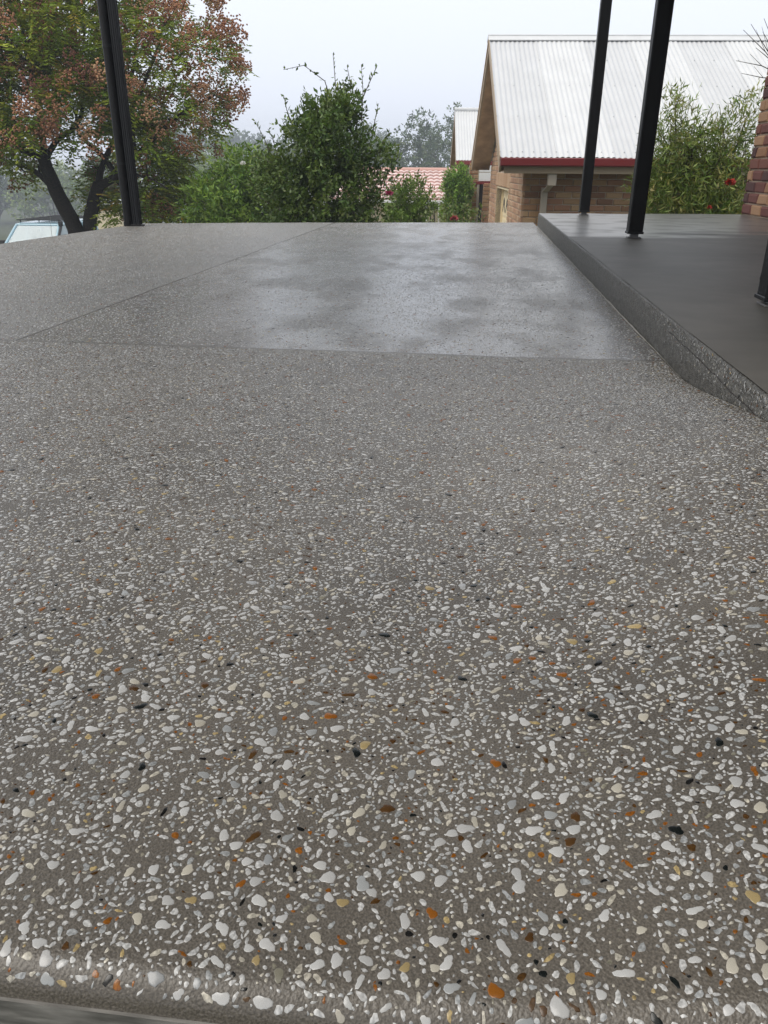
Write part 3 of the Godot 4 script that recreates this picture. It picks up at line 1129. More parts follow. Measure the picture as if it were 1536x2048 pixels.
func build_house() -> void:
	# the neighbour's house beyond the garage
	var t := thing("brick_house", "brick house with a small white gable behind the garage", "house", W(2.06, 0, 22.4), -YAW_HOUSES)
	var eave := Vector2(-0.4, 0.63)
	var ridge := Vector2(2.2, 1.93)
	var back := Vector2(4.8, 0.63)
	var left := -0.24
	for k in 6:
		part(t, "roof_sheet", corrugated(left + 0.762 * k, 0.78, eave, ridge, 0.0762, 0.006 * (k % 2)), M.steel_roof)
		part(t, "roof_sheet", corrugated(left + 0.762 * k, 0.78, back, ridge, 0.0762, 0.006 * (k % 2)), M.steel_roof)
	var g := Shape.new()
	g.tube([Vector3(left - 0.01, ridge.y + 0.03, -ridge.x), Vector3(4.3, ridge.y + 0.03, -ridge.x)], [0.05, 0.05], 8)
	part(t, "ridge_cap", g, M.steel_roof)
	g = Shape.new()
	g.span(Vector3(left, 0.52, 0.4), Vector3(4.3, 0.62, 0.53), 0.01)
	part(t, "gutter", g, M.gutter)
	g = Shape.new()
	g.span(Vector3(left + 0.05, 0.4, 0.0), Vector3(4.3, 0.52, 0.4), 0.004)
	part(t, "eave", g, M.tan)
	for side in 2:
		var lo: Vector2 = eave if side == 0 else back
		var bb := Shape.new()
		bb.prism([Vector3(left, lo.y - 0.02, -lo.x), Vector3(left, ridge.y - 0.02, -ridge.x), Vector3(left, ridge.y - 0.2, -ridge.x), Vector3(left, lo.y - 0.2, -lo.x)], Vector3(0.03, 0, 0))
		part(t, "barge_board", bb, M.tan)
		bb = Shape.new()
		bb.prism([Vector3(left + 0.03, lo.y - 0.2, -lo.x), Vector3(left + 0.03, ridge.y - 0.2, -ridge.x), Vector3(left + 0.03, ridge.y - 0.21, -ridge.x), Vector3(left + 0.03, lo.y - 0.21, -lo.x)], Vector3(-left - 0.03, 0, 0))
		part(t, "gable_soffit", bb, M.tan_dark)
	var tones := [[0.5, 0.31, 0.165], [0.44, 0.25, 0.13], [0.55, 0.36, 0.2], [0.36, 0.19, 0.1], [0.46, 0.24, 0.14], [0.55, 0.38, 0.23]]
	g = Shape.new()
	g.span(Vector3(0.01, -2.2, -0.012), Vector3(4.2, 0.42, -4.4))
	g.prism([Vector3(0.012, 0.42, -0.01), Vector3(0.012, 0.42, -4.4), Vector3(0.012, 1.6, -2.2)], Vector3(0.1, 0, 0))
	part(t, "wall_core", g, M.mortar)
	var kinds := brick_meshes(5, 0.003)
	lay_bricks(t, kinds, M.bricks, tones, 0.0, 0.72, -0.9, 0.42, func(a, y): return Transform3D(Basis.IDENTITY, Vector3(a, y, 0)), func(_a, _y): return 2)
	var turned := Basis(Vector3.UP, -PI / 2)
	lay_bricks(t, kinds, M.bricks, tones, 0.0, 4.4, -0.9, 1.5, func(a, y): return Transform3D(turned, Vector3(0, y, -a)), func(a, y): return 2 if y < 0.42 or absf(a - 2.2) < (1.55 - y) * 1.85 - 0.1 else 0, 0.23, "gable_brickwork")
	# a porch wall between the garage and the house, with a timber framed doorway and a white panel over it
	var p := thing("porch_wall", "low tan brick porch wall with timber door frame between garage and house", "wall", W(1.93, 0, 19.6), -YAW_HOUSES)
	g = Shape.new()
	g.span(Vector3(0.0, -2.0, -0.012), Vector3(0.2, 0.5, -0.2))
	g.span(Vector3(0.2, 0.1, -0.012), Vector3(1.2, 0.5, -0.2))
	part(p, "wall_core", g, M.mortar)
	lay_bricks(p, kinds, M.bricks, tones, 0.0, 0.2, -0.9, 0.5, func(a, y): return Transform3D(Basis.IDENTITY, Vector3(a, y, 0)), func(_a, _y): return 2)
	g = Shape.new()
	g.span(Vector3(0.19, -2.0, 0.05), Vector3(0.245, 0.1, -0.05), 0.004)
	part(p, "door_post", g, M.downpipe_tan)
	g = Shape.new()
	g.span(Vector3(0.16, 0.1, 0.06), Vector3(0.9, 0.16, -0.05), 0.004)
	part(p, "door_head", g, M.gutter)
	g = Shape.new()
	g.span(Vector3(0.245, -2.0, -0.1), Vector3(0.34, 0.1, -0.14))
	part(p, "doorway", g, M.dark_opening)
	g = Shape.new()
	g.span(Vector3(0.335, -2.0, 0.3), Vector3(0.9, 0.1, 0.2))
	part(p, "pier_core", g, M.mortar)
	lay_bricks(p, kinds, M.bricks, tones, 0.33, 0.9, -0.9, 0.1, func(a, y): return Transform3D(Basis.IDENTITY, Vector3(a, y, 0.314)), func(_a, _y): return 2, 0.23, "pier_brickwork")
	g = Shape.new()
	g.span(Vector3(0.225, 0.17, 0.03), Vector3(0.5, 0.5, -0.01), 0.004)
	part(p, "white_panel", g, M.white_paint)


func build_own_house() -> void:
	var t := thing("veranda_house", "rough brown and maroon brick wall end at the right edge of the veranda", "house", Vector3.ZERO, -YAW_PATIO)
	var u := 2.22
	var v1 := 7.34
	var g := Shape.new()
	g.span(Vector3(u + 0.01, -0.5, 4.0), Vector3(u + 0.25, 2.6, -v1 + 0.012))
	part(t, "wall_core", g, M.mortar_grey)
	var rustic := [[0.4, 0.225, 0.125], [0.34, 0.18, 0.1], [0.17, 0.062, 0.052], [0.44, 0.26, 0.15], [0.21, 0.08, 0.06], [0.1, 0.045, 0.045]]
	var kinds := brick_meshes(8, 0.006)
	var turned := Basis(Vector3.UP, -PI / 2)
	lay_bricks(t, kinds, M.rustic, rustic, -v1, -4.6, STEP + 0.002, 2.6, func(a, y): return Transform3D(turned, Vector3(u, y, a)), func(a, y): return 1 if a < -6.2 and y < 2.2 else 2)
	lay_bricks(t, kinds, M.rustic, rustic, u, u + 0.24, STEP + 0.002, 2.6, func(a, y): return Transform3D(Basis(Vector3.UP, PI), Vector3(a, y, -v1)), func(_a, _y): return 2, 0.23, "end_brickwork")
	# unseen roof for the posts, its extent shaped to shade veranda and patio
	var r := Shape.new()
	r.span(Vector3(0.4, 2.58, 3.0), Vector3(u + 0.6, 2.66, -4.75))
	r.span(Vector3(-2.9, 2.58, -1.1), Vector3(0.4, 2.66, -4.75))
	part(t, "unseen_roof", r, M.ceiling)
	r = Shape.new()
	r.span(Vector3(0.8, 2.49, 3.0), Vector3(0.9, 2.58, -7.25))
	part(t, "veranda_beam", r, M.post)
	r = Shape.new()
	r.span(Vector3(-2.85, 2.39, -6.32), Vector3(0.8, 2.49, -6.42))
	r.span(Vector3(-2.78, 2.39, 0.5), Vector3(-2.7, 2.49, -6.32))
	part(t, "patio_beam", r, M.post)


func build_terracotta() -> void:
	var t := thing("tiled_house", "low house with pale pink terracotta tiled roof beyond the round bush", "house", W(-2.2, 0, 29.4))
	var s := Shape.new()
	var rows := 9
	var cols := 36
	var run := 2.7
	var rise := 0.93
	var per := 5
	for r in rows:
		for c in cols:
			var k := rng.randf_range(0.9, 1.06)
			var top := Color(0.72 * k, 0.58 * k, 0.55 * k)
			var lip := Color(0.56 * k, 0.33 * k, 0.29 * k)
			var prev := []
			for q in per + 1:
				var a := float(q) / per
				var x := (c + a) * 0.22
				var w := sin(a * PI) * 0.035
				var row := []
				for e in 2:
					var f := (r + e * 1.08) / rows
					s.col = top
					row.append(s.vert(Vector3(x, -0.6 + rise * f + w + (0.06 if e == 0 else 0.0), -run * f), Vector3(-cos(a * PI) * 0.5, 1, 0.35).normalized()))
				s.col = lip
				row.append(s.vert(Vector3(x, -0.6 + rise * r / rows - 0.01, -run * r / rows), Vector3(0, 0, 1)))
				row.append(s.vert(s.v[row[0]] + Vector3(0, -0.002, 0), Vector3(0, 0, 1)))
				if prev.size():
					s.tri(prev[0], row[0], row[1])
					s.tri(prev[0], row[1], prev[1])
					s.tri(prev[2], row[2], row[3])
					s.tri(prev[2], row[3], prev[3])
				prev = row
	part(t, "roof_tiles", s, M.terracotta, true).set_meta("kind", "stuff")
	s = Shape.new()
	s.tube([Vector3(0, 0.36, -run), Vector3(7.9, 0.36, -run)], [0.09, 0.09], 8)
	s.col = Color(0.6, 0.36, 0.3)
	for n in s.c.size():
		s.c[n] = Color(0.6, 0.36, 0.3)
	part(t, "ridge_tiles", s, M.terracotta, true)
	s = Shape.new()
	s.span(Vector3(0, -0.7, 0.02), Vector3(7.9, -0.61, 0.12), 0.01)
	part(t, "gutter", s, M.white_paint)
	s = Shape.new()
	s.span(Vector3(0.3, -3.2, -0.4), Vector3(7.7, -0.66, -5.0))
	part(t, "wall", s, M.cream)
	s = Shape.new()
	s.face([Vector3(0, 0.33, -run), Vector3(7.9, 0.33, -run), Vector3(7.9, -0.6, -run * 2), Vector3(0, -0.6, -run * 2)], Vector3(0, 1, -0.4).normalized())
	for n in s.c.size():
		s.c[n] = Color(0.6, 0.36, 0.3)
	part(t, "back_roof", s, M.terracotta, true)


func build_fence() -> void:
	var t := thing("picket_fence", "short run of dark metal picket fence left of the upright green shrub", "fence", W(0.95, 0, 20.5))
	for y in [-0.45, -1.5]:
		var s := Shape.new()
		s.span(Vector3(0, y, -0.015), Vector3(0.9, y - 0.04, 0.015), 0.003)
		part(t, "rail", s, M.charcoal)
	for k in 9:
		var s := Shape.new()
		var x := 0.05 + k * 0.1
		s.box(Vector3(x, -1.0, 0.02), Vector3(0.025, 1.3, 0.02), 0.003)
		part(t, "picket", s, M.charcoal if k % 3 else M.white_paint)


# ---------------------------------------------------------------- plants
func rdir() -> Vector3:
	var z := rng.randf_range(-1, 1)
	var a := rng.randf() * TAU
	var r := sqrt(1.0 - z * z)
	return Vector3(r * cos(a), z, r * sin(a))


func vary(c: Color, k: float) -> Color:
	var f := 1.0 + rng.randf_range(-k, k)
	return Color(c.r * f * (1.0 + rng.randf_range(-k, k) * 0.5), c.g * f, c.b * f)


# nearest node of a skeleton
func nearest(nodes: Array, p: Vector3) -> int:
	var best := 0
	var bd := 1e9
	for k in nodes.size():
		var d: float = nodes[k].distance_squared_to(p) + maxf(0.0, nodes[k].y - p.y) * 0.3
		if d < bd:
			bd = d
			best = k
	return best


func twig_to(wood: Shape, nodes: Array, rads: Array, p: Vector3, r_end := 0.004) -> void:
	var k := nearest(nodes, p)
	var a: Vector3 = nodes[k]
	var len := a.distance_to(p)
	var mid := a.lerp(p, 0.5) + Vector3(0, -0.12 * len, 0) + rdir() * len * 0.1
	var r0: float = clampf(rads[k] * 0.62, r_end, 0.035)
	var rm := lerpf(r0, r_end, 0.5)
	wood.tube([a, a.lerp(mid, 0.6), mid, p], [r0, lerpf(r0, rm, 0.6), rm, r_end], 5, false)
	nodes.append(mid)
	rads.append(rm)
	nodes.append(mid.lerp(p, 0.6))
	rads.append(lerpf(rm, r_end, 0.6))
	nodes.append(p)
	rads.append(r_end)


func limb(wood: Shape, nodes: Array, rads: Array, pts: Array, r0: float, r1: float, sides := 8) -> void:
	var curve := []
	var rr := []
	var n := pts.size()
	for k in n - 1:
		var p0: Vector3 = pts[maxi(k - 1, 0)]
		var p1: Vector3 = pts[k]
		var p2: Vector3 = pts[k + 1]
		var p3: Vector3 = pts[mini(k + 2, n - 1)]
		for q in 4:
			curve.append(p1.cubic_interpolate(p2, p0, p3, q / 4.0) + rdir() * 0.008)
			rr.append(lerpf(r0, r1, (k + q / 4.0) / (n - 1)))
	curve.append(pts[n - 1])
	rr.append(r1)
	wood.tube(curve, rr, sides)
	for k in curve.size():
		nodes.append(curve[k])
		rads.append(rr[k])


func build_pod_tree() -> void:
	var t := thing("seed_pod_tree", "large tree with clusters of rusty brown seed pods among green leaves", "tree")
	var wood := Shape.new()
	var nodes := []
	var rads := []
	limb(wood, nodes, rads, [W(-5.62, -2.6, 15.05), W(-5.66, -1.6, 15.02), W(-5.72, -0.63, 15), W(-5.89, -0.06, 14.9), W(-5.96, 0.32, 14.8), W(-5.98, 0.58, 14.7)], 0.17, 0.1, 10)
	limb(wood, nodes, rads, [W(-5.6, -2.6, 15.1), W(-5.55, -1.6, 15.1), W(-5.48, -0.63, 15.1), W(-5.33, -0.15, 15.1), W(-5.2, 0.14, 15.1)], 0.15, 0.1, 10)
	limb(wood, nodes, rads, [W(-5.98, 0.58, 14.7), W(-6.18, 0.67, 14.4), W(-6.22, 0.95, 14.1), W(-6.17, 1.28, 13.9), W(-6.4, 1.9, 13.6)], 0.07, 0.02)
	limb(wood, nodes, rads, [W(-5.93, 0.02, 14.9), W(-6.45, 0.36, 15.3), W(-7.19, 0.54, 15.7), W(-7.86, 0.69, 16), W(-8.4, 1.2, 16.2)], 0.055, 0.02)
	limb(wood, nodes, rads, [W(-5.97, 0.5, 14.72), W(-5.83, 0.81, 15), W(-5.62, 1.06, 15.4), W(-5.56, 1.4, 15.8), W(-5.7, 2.1, 16.3)], 0.06, 0.02)
	limb(wood, nodes, rads, [W(-5.98, 0.56, 14.7), W(-5.88, 0.95, 14.6), W(-5.85, 1.5, 14.5), W(-5.82, 2.2, 14.3), W(-5.77, 2.9, 14.2)], 0.065, 0.02)
	limb(wood, nodes, rads, [W(-5.22, 0.1, 15.1), W(-4.75, 0.29, 14.9), W(-4.33, 0.61, 14.7), W(-3.75, 1.04, 14.5), W(-3.21, 1.33, 14.3), W(-2.81, 1.5, 14.2)], 0.08, 0.014)
	limb(wood, nodes, rads, [W(-4.8, 0.27, 14.9), W(-5.11, 0.65, 15.1), W(-5.49, 0.94, 15.3), W(-5.59, 1.35, 15.5)], 0.055, 0.02)
	limb(wood, nodes, rads, [W(-5.21, 0.12, 15.1), W(-5.23, 0.45, 15.5), W(-4.91, 1.12, 15.8), W(-4.64, 1.95, 16), W(-4.44, 2.9, 16.1)], 0.07, 0.02)
	limb(wood, nodes, rads, [W(-4.36, 0.59, 14.7), W(-4.28, 1.22, 14.5), W(-3.88, 1.87, 14.4), W(-3.55, 2.5, 14.3)], 0.05, 0.015)
	limb(wood, nodes, rads, [W(-4.7, 0.32, 14.85), W(-4.3, 0.3, 14.3), W(-3.9, 0.25, 13.9), W(-3.6, 0.1, 13.7)], 0.03, 0.01)
	var leaves := Shape.new()
	var husks := Shape.new()
	var tips := []
	var lump := FastNoiseLite.new()
	lump.seed = 4
	lump.frequency = 0.55
	var c := W(-5.25, 1.95, 15)
	var tries := 0
	while tips.size() < 420 and tries < 9000:
		tries += 1
		var d := rdir() * pow(rng.randf(), 0.42)
		var p := c + Vector3(d.x * 2.75, d.y * 2.15, d.z * 2.2)
		if lump.get_noise_3dv(p) < -0.16:
			continue
		var d2 := p.x - c.x
		if p.y < 0.55 + 0.1 * absf(d2):
			continue
		tips.append(p)
	# the low skirt to the right of the trunks, and beside them
	for k in 46:
		tips.append(W(rng.randf_range(-4.6, -3.45), rng.randf_range(-0.45, 0.75), rng.randf_range(13.7, 15.4)))
	for k in 16:
		tips.append(W(rng.randf_range(-5.75, -5.1), rng.randf_range(-0.2, 0.5), rng.randf_range(15.3, 16.2)))
	for k in 14:
		tips.append(W(rng.randf_range(-7.6, -6.2), rng.randf_range(0.25, 0.8), rng.randf_range(14.4, 16.0)))
	tips.sort_custom(func(p, q): return p.distance_squared_to(W(-5.6, 0.4, 15)) < q.distance_squared_to(W(-5.6, 0.4, 15)))
	for p: Vector3 in tips:
		twig_to(wood, nodes, rads, p)
		var podded: bool = rng.randf() < (0.85 if p.y > 0.9 else 0.4) and (lump.get_noise_3dv(p * 1.7 + Vector3(40, 0, 0)) > -0.22)
		# pinnate leaves round the tip
		for k in (9 if podded else 14):
			var out := (rdir() + Vector3(0, 0.15, 0)).normalized()
			var stalk := p + rdir() * 0.12
			var len := rng.randf_range(0.24, 0.42)
			var across := out.cross(Vector3.UP).normalized()
			var base := Color(0.23, 0.31, 0.035) if rng.randf() < 0.65 else Color(0.34, 0.4, 0.055)
			if rng.randf() < 0.04:
				base = Color(0.4, 0.27, 0.03)
			base = vary(base, 0.3)
			for q in 6:
				var f := (q + 1.0) / 6.5
				var droop := Vector3(0, -0.32 * f * f * len, 0)
				var o := stalk + out * (len * f) + droop
				for s in [-1.0, 1.0]:
					leaves.col = vary(base, 0.12)
					var dir: Vector3 = (across * s + out * 0.45 + Vector3(0, -0.35, 0) + rdir() * 0.2).normalized()
					var ac := dir.cross(Vector3.UP + rdir() * 0.5).normalized()
					leaves.leaf(o, dir, ac, rng.randf_range(0.08, 0.13), rng.randf_range(0.035, 0.055))
		if podded:
			var up := (Vector3(0, 0.55, 0) + (p - c).normalized() * 0.8 + rdir() * 0.35).normalized()
			var size := rng.randf_range(0.3, 0.48)
			var tone := Color(0.4, 0.19, 0.1) if rng.randf() < 0.7 else Color(0.48, 0.27, 0.15)
			if rng.randf() < 0.15:
				tone = Color(0.26, 0.11, 0.07)
			for k in 70:
				var f := rng.randf()
				var q := p + up * (size * (f + 0.25)) + rdir() * size * 0.42 * (1.05 - f * 0.7)
				husks.col = vary(tone, 0.25)
				husks.pod(q, (rdir() + Vector3(0, -0.5, 0)).normalized(), rng.randf_range(0.036, 0.056), rng.randf_range(0.028, 0.042))
	# more pod clusters on the outside of the crown
	var shell := 0
	while shell < 105:
		var d := rdir()
		d.z = absf(d.z) if shell % 3 else d.z
		var o := c + Vector3(d.x * 2.8, d.y * 2.2, d.z * 2.25)
		if o.y < 0.7 or lump.get_noise_3dv(o) < -0.2:
			continue
		shell += 1
		twig_to(wood, nodes, rads, o)
		var size := rng.randf_range(0.3, 0.52)
		var tone := Color(0.42, 0.2, 0.105) if rng.randf() < 0.7 else Color(0.5, 0.29, 0.16)
		for k in 84:
			husks.col = vary(tone, 0.25)
			husks.pod(o + rdir() * size * 0.5 * pow(rng.randf(), 0.5), (rdir() + Vector3(0, -0.5, 0)).normalized(), rng.randf_range(0.036, 0.056), rng.randf_range(0.028, 0.042))
	part(t, "trunk", wood, M.bark)
	part(t, "crown", leaves, M.leaf, true)
	part(t, "seed_pods", husks, M.husk, true).set_meta("kind", "stuff")


# a shrub or small tree: lobes are [centre, radii, leaf clumps]
func shrub(called: String, label: String, category: String, base: Vector3, lobes: Array, per: int, leaf_len: float, leaf_wid: float, spread: float, tints: Array, mat_: Material, seed_: int, stem_r := 0.03, upward := 0.3, group := "") -> Dictionary:
	var t := thing(called, label, category, Vector3.ZERO, 0.0, group)
	rng.seed = seed_
	var wood := Shape.new()
	var nodes := []
	var rads := []
	var leaves := Shape.new()
	var lump := FastNoiseLite.new()
	lump.seed = seed_
	lump.frequency = 1.1 / maxf(lobes[0][1].x, 0.1)
	for l in lobes:
		var target: Vector3 = l[0]
		var off := Vector3(rng.randf_range(-1, 1), 0, rng.randf_range(-1, 1)) * stem_r * 3.0
		limb(wood, nodes, rads, [base + off, base.lerp(target, 0.4) + rdir() * 0.1 * l[1].x + off, target], stem_r, stem_r * 0.3, 6)
	for l in lobes:
		var made := 0
		var tries := 0
		while made < l[2] and tries < l[2] * 6:
			tries += 1
			var d: Vector3 = rdir() * pow(rng.randf(), 0.38)
			var p: Vector3 = l[0] + d * l[1]
			if lump.get_noise_3dv(p) < -0.28:
				continue
			made += 1
			if made % 4 == 0:
				twig_to(wood, nodes, rads, p, stem_r * 0.1)
			var out: Vector3 = (d + Vector3(0, upward, 0) + rdir() * 0.5).normalized()
			var base_c: Color = tints[rng.randi() % tints.size()]
			base_c = vary(base_c, 0.18)
			for k in per:
				var q := p + out * rng.randf_range(-0.5, 0.9) * spread + rdir() * spread * 0.45
				var dir := (out * 0.6 + rdir()).normalized()
				var ac := dir.cross(rdir() + Vector3(0, 1.0, 0)).normalized()
				leaves.col = vary(base_c, 0.22)
				leaves.leaf(q, dir, ac, leaf_len * rng.randf_range(0.7, 1.2), leaf_wid * rng.randf_range(0.7, 1.2))
	return {"root": t, "wood": wood, "leaves": leaves, "nodes": nodes, "rads": rads, "mat": mat_, "tints": tints}


func finish(d: Dictionary, trunk_name := "stems", crown_name := "foliage") -> void:
	part(d.root, trunk_name, d.wood, M.twig)
	part(d.root, crown_name, d.leaves, d.mat, true)


# a long shoot with leaves along it
func shoot(d: Dictionary, pts: Array, r: float, count: int, leaf_len: float, leaf_wid: float) -> void:
	var wood: Shape = d.wood
	var leaves: Shape = d.leaves
	var radii := []
	for k in pts.size():
		radii.append(lerpf(r, r * 0.35, float(k) / (pts.size() - 1)))
	wood.tube(pts, radii, 5, false)
	for k in count:
		var f := (k + rng.randf()) / count * (pts.size() - 1)
		var i := mini(int(f), pts.size() - 2)
		var p: Vector3 = pts[i].lerp(pts[i + 1], f - i)
		var ax: Vector3 = (pts[i + 1] - pts[i]).normalized()
		var dir := (rdir() + ax * 0.9).normalized()
		leaves.col = vary(d.tints[rng.randi() % d.tints.size()], 0.25)
		leaves.leaf(p, dir, dir.cross(rdir()).normalized(), leaf_len * rng.randf_range(0.6, 1.1), leaf_wid * rng.randf_range(0.7, 1.1))


func flower(parent: Node3D, called: String, at: Vector3, size: float, c: Color) -> void:
	var s := Shape.new()
	for k in 26:
		var d := rdir()
		d.y = absf(d.y) * 0.8
		d.z = absf(d.z)
		d = d.normalized()
		s.col = vary(c, 0.2)
		s.leaf(at + d * size * 0.12, (d + rdir() * 0.3).normalized(), d.cross(rdir()).normalized(), size * 0.5, size * 0.42)
	part(parent, called, s, M.petal, true)


func build_plants() -> void:
	build_pod_tree()
	# the big bush in the middle
	var g1 := [Color(0.085, 0.132, 0.028), Color(0.116, 0.178, 0.039), Color(0.155, 0.217, 0.054), Color(0.07, 0.116, 0.031)]
	var d := shrub("camellia_bush", "tall dark green glossy-leaved bush in the middle with wispy top shoots", "bush", W(-0.75, -1.7, 10.2), [
		[W(-0.78, 0.05, 10.1), Vector3(0.78, 0.62, 0.7), 520], [W(-0.72, 0.72, 10.1), Vector3(0.52, 0.46, 0.5), 290], [W(-0.52, 1.0, 10.1), Vector3(0.27, 0.26, 0.3), 70],
		[W(-0.9, 0.85, 10.15), Vector3(0.3, 0.28, 0.3), 60], [W(-0.25, 0.5, 10.0), Vector3(0.3, 0.36, 0.35), 75], [W(-1.3, 0.35, 10.1), Vector3(0.3, 0.3, 0.35), 70],
		[W(-0.75, -0.5, 10.1), Vector3(0.85, 0.5, 0.75), 420]], 20, 0.062, 0.032, 0.12, g1, M.leaf, 101, 0.025)
	for a in [[W(-0.62, 1.05, 10.1), W(-0.72, 1.35, 10.1), W(-0.95, 1.5, 10.05), W(-1.18, 1.45, 10.0)], [W(-0.58, 1.1, 10.1), W(-0.6, 1.35, 10.1), W(-0.62, 1.62, 10.1)], [W(-0.45, 1.1, 10.1), W(-0.42, 1.3, 10.1), W(-0.46, 1.5, 10.05)],
		[W(-0.3, 0.95, 10.1), W(-0.28, 1.25, 10.1), W(-0.3, 1.52, 10.1)], [W(-0.3, 1.15, 10.1), W(-0.2, 1.35, 10.1), W(-0.12, 1.5, 10.1)], [W(-1.1, 0.85, 10.1), W(-1.17, 1.05, 10.1), W(-1.2, 1.2, 10.1)],
		[W(-1.35, 0.5, 10.1), W(-1.45, 0.75, 10.1), W(-1.56, 0.95, 10.1)], [W(-1.3, 0.55, 10.1), W(-1.35, 0.75, 10.1), W(-1.4, 0.85, 10.1)], [W(-0.1, 0.6, 9.95), W(-0.02, 0.75, 9.95), W(0.03, 0.82, 9.95)],
		[W(-0.05, 0.3, 9.9), W(0.08, 0.5, 9.9), W(0.16, 0.58, 9.9)], [W(-0.18, 0.75, 10.0), W(-0.14, 0.95, 10.0), W(-0.1, 1.12, 10.0)], [W(-1.15, -0.1, 9.9), W(-1.5, 0.1, 9.9), W(-1.62, 0.3, 9.9)]]:
		shoot(d, a, 0.007, 15, 0.062, 0.03)
	flower(d.root, "pink_flower", W(0.03, 0.17, 9.5), 0.09, Color(0.55, 0.08, 0.2))
	finish(d)
	# light green shrubs left of it
	var g2 := [Color(0.186, 0.295, 0.046), Color(0.248, 0.372, 0.062), Color(0.139, 0.232, 0.046)]
	d = shrub("oleander_shrub", "bright green leafy shrub with one white flower left of the tall bush", "shrub", W(-2.6, -1.9, 13.8), [
		[W(-2.65, -0.15, 13.8), Vector3(0.72, 0.5, 0.6), 330], [W(-2.35, 0.3, 13.9), Vector3(0.45, 0.4, 0.45), 120], [W(-1.95, 0.1, 13.9), Vector3(0.5, 0.5, 0.5), 120], [W(-2.5, -0.6, 13.8), Vector3(0.9, 0.4, 0.6), 240]], 17, 0.11, 0.034, 0.18, g2, M.leaf, 102, 0.03)
	flower(d.root, "white_flower", W(-2.27, 0.47, 13.35), 0.1, Color(0.8, 0.8, 0.74))
	finish(d)
	d = shrub("olive_shrub", "dusty olive green shrub just right of the ribbed post", "shrub", W(-3.6, -2.0, 15.6), [
		[W(-3.7, -0.25, 15.8), Vector3(0.75, 0.45, 0.6), 140], [W(-3.2, -0.45, 15.6), Vector3(0.6, 0.4, 0.5), 110]], 14, 0.1, 0.03, 0.2, [Color(0.155, 0.217, 0.046), Color(0.217, 0.248, 0.062), Color(0.139, 0.186, 0.046)], M.leaf, 103, 0.03)
	finish(d)
	# right of the big bush
	d = shrub("round_bush", "rounded yellow-green clipped bush before the tiled roof", "bush", W(0.4, -1.9, 13.1), [
		[W(0.38, -0.2, 13.1), Vector3(0.42, 0.52, 0.42), 430], [W(0.3, -0.7, 13.1), Vector3(0.46, 0.4, 0.42), 130]], 18, 0.055, 0.024, 0.08, [Color(0.132, 0.217, 0.031), Color(0.171, 0.264, 0.043), Color(0.109, 0.171, 0.031)], M.leaf, 104, 0.025)
	finish(d)
	d = shrub("upright_shrub", "narrow upright bright green shrub against the brick house", "shrub", W(1.6, -2.2, 19.2), [
		[W(1.62, 0.0, 19.2), Vector3(0.3, 0.5, 0.3), 260], [W(1.6, -0.6, 19.2), Vector3(0.28, 0.5, 0.3), 200]], 16, 0.09, 0.035, 0.12, [Color(0.186, 0.31, 0.046), Color(0.232, 0.372, 0.062), Color(0.124, 0.217, 0.039)], M.leaf, 105, 0.03)
	finish(d)
	var spots := [[0.75, 11.0, "low rose bush with a pale red bloom left of the brick house"], [1.1, 11.2, "low rose bush in front of the porch wall"]]
	for k in 2:
		var x: float = spots[k][0]
		var dd: float = spots[k][1]
		d = shrub("rose_bush", spots[k][2], "bush", W(x, -1.75, dd), [[W(x, -0.3, dd), Vector3(0.24, 0.26, 0.25), 34], [W(x + 0.1, -0.6, dd), Vector3(0.26, 0.3, 0.25), 30]], 8, 0.055, 0.034, 0.1, [Color(0.109, 0.171, 0.039), Color(0.171, 0.217, 0.062), Color(0.248, 0.264, 0.124)], M.leaf, 110 + k, 0.012, 0.6, "rose bushes along the garage drive")
		for q in 5:
			var a := W(x + rng.randf_range(-0.2, 0.25), -0.25, dd)
			shoot(d, [a, a + Vector3(rng.randf_range(-0.06, 0.06), 0.16, 0), a + Vector3(rng.randf_range(-0.1, 0.1), rng.randf_range(0.2, 0.36), 0)], 0.004, 8, 0.055, 0.034)
		if k == 0:
			flower(d.root, "red_flower", W(0.88, -0.16, 10.7), 0.1, Color(0.45, 0.09, 0.09))
		finish(d)
	# grevillea beside the veranda
	var g3 := [Color(0.155, 0.209, 0.039), Color(0.225, 0.279, 0.07), Color(0.264, 0.264, 0.078), Color(0.109, 0.171, 0.031)]
	d = shrub("grevillea_bush", "sprawling feathery bush with a few red blooms between post and brick wall", "bush", W(3.35, -0.9, 8.75), [
		[W(3.15, 0.3, 8.8), Vector3(0.52, 0.34, 0.4), 330], [W(3.45, 0.62, 8.9), Vector3(0.45, 0.32, 0.4), 200], [W(2.95, 0.68, 8.8), Vector3(0.26, 0.34, 0.35), 130], [W(3.35, 0.0, 8.7), Vector3(0.65, 0.3, 0.4), 420], [W(3.7, 0.95, 8.9), Vector3(0.22, 0.26, 0.3), 24], [W(2.92, 1.05, 8.8), Vector3(0.16, 0.12, 0.2), 14]], 15, 0.085, 0.015, 0.12, g3, M.leaf, 120, 0.022)
	for q in 26:
		var a := W(rng.randf_range(2.9, 3.7), rng.randf_range(0.2, 0.7), 8.7)
		var e := a + Vector3(rng.randf_range(-0.35, 0.35), rng.randf_range(0.15, 0.5), rng.randf_range(-0.2, 0.2))
		shoot(d, [a, a.lerp(e, 0.5) + rdir() * 0.06, e], 0.007, 12, 0.08, 0.012)
	for f in [[W(3.36, 0.33, 8.2), 0.1], [W(3.22, 0.1, 8.25), 0.05]]:
		flower(d.root, "red_bloom", f[0], f[1], Color(0.36, 0.035, 0.02))
	finish(d)
	# bare twigs reaching in over the brick wall
	var tw := thing("bare_twig_shrub", "bare leafless twigs showing above the brick wall corner", "shrub")
	var s := Shape.new()
	rng.seed = 131
	var root := W(3.75, 1.25, 8.3)
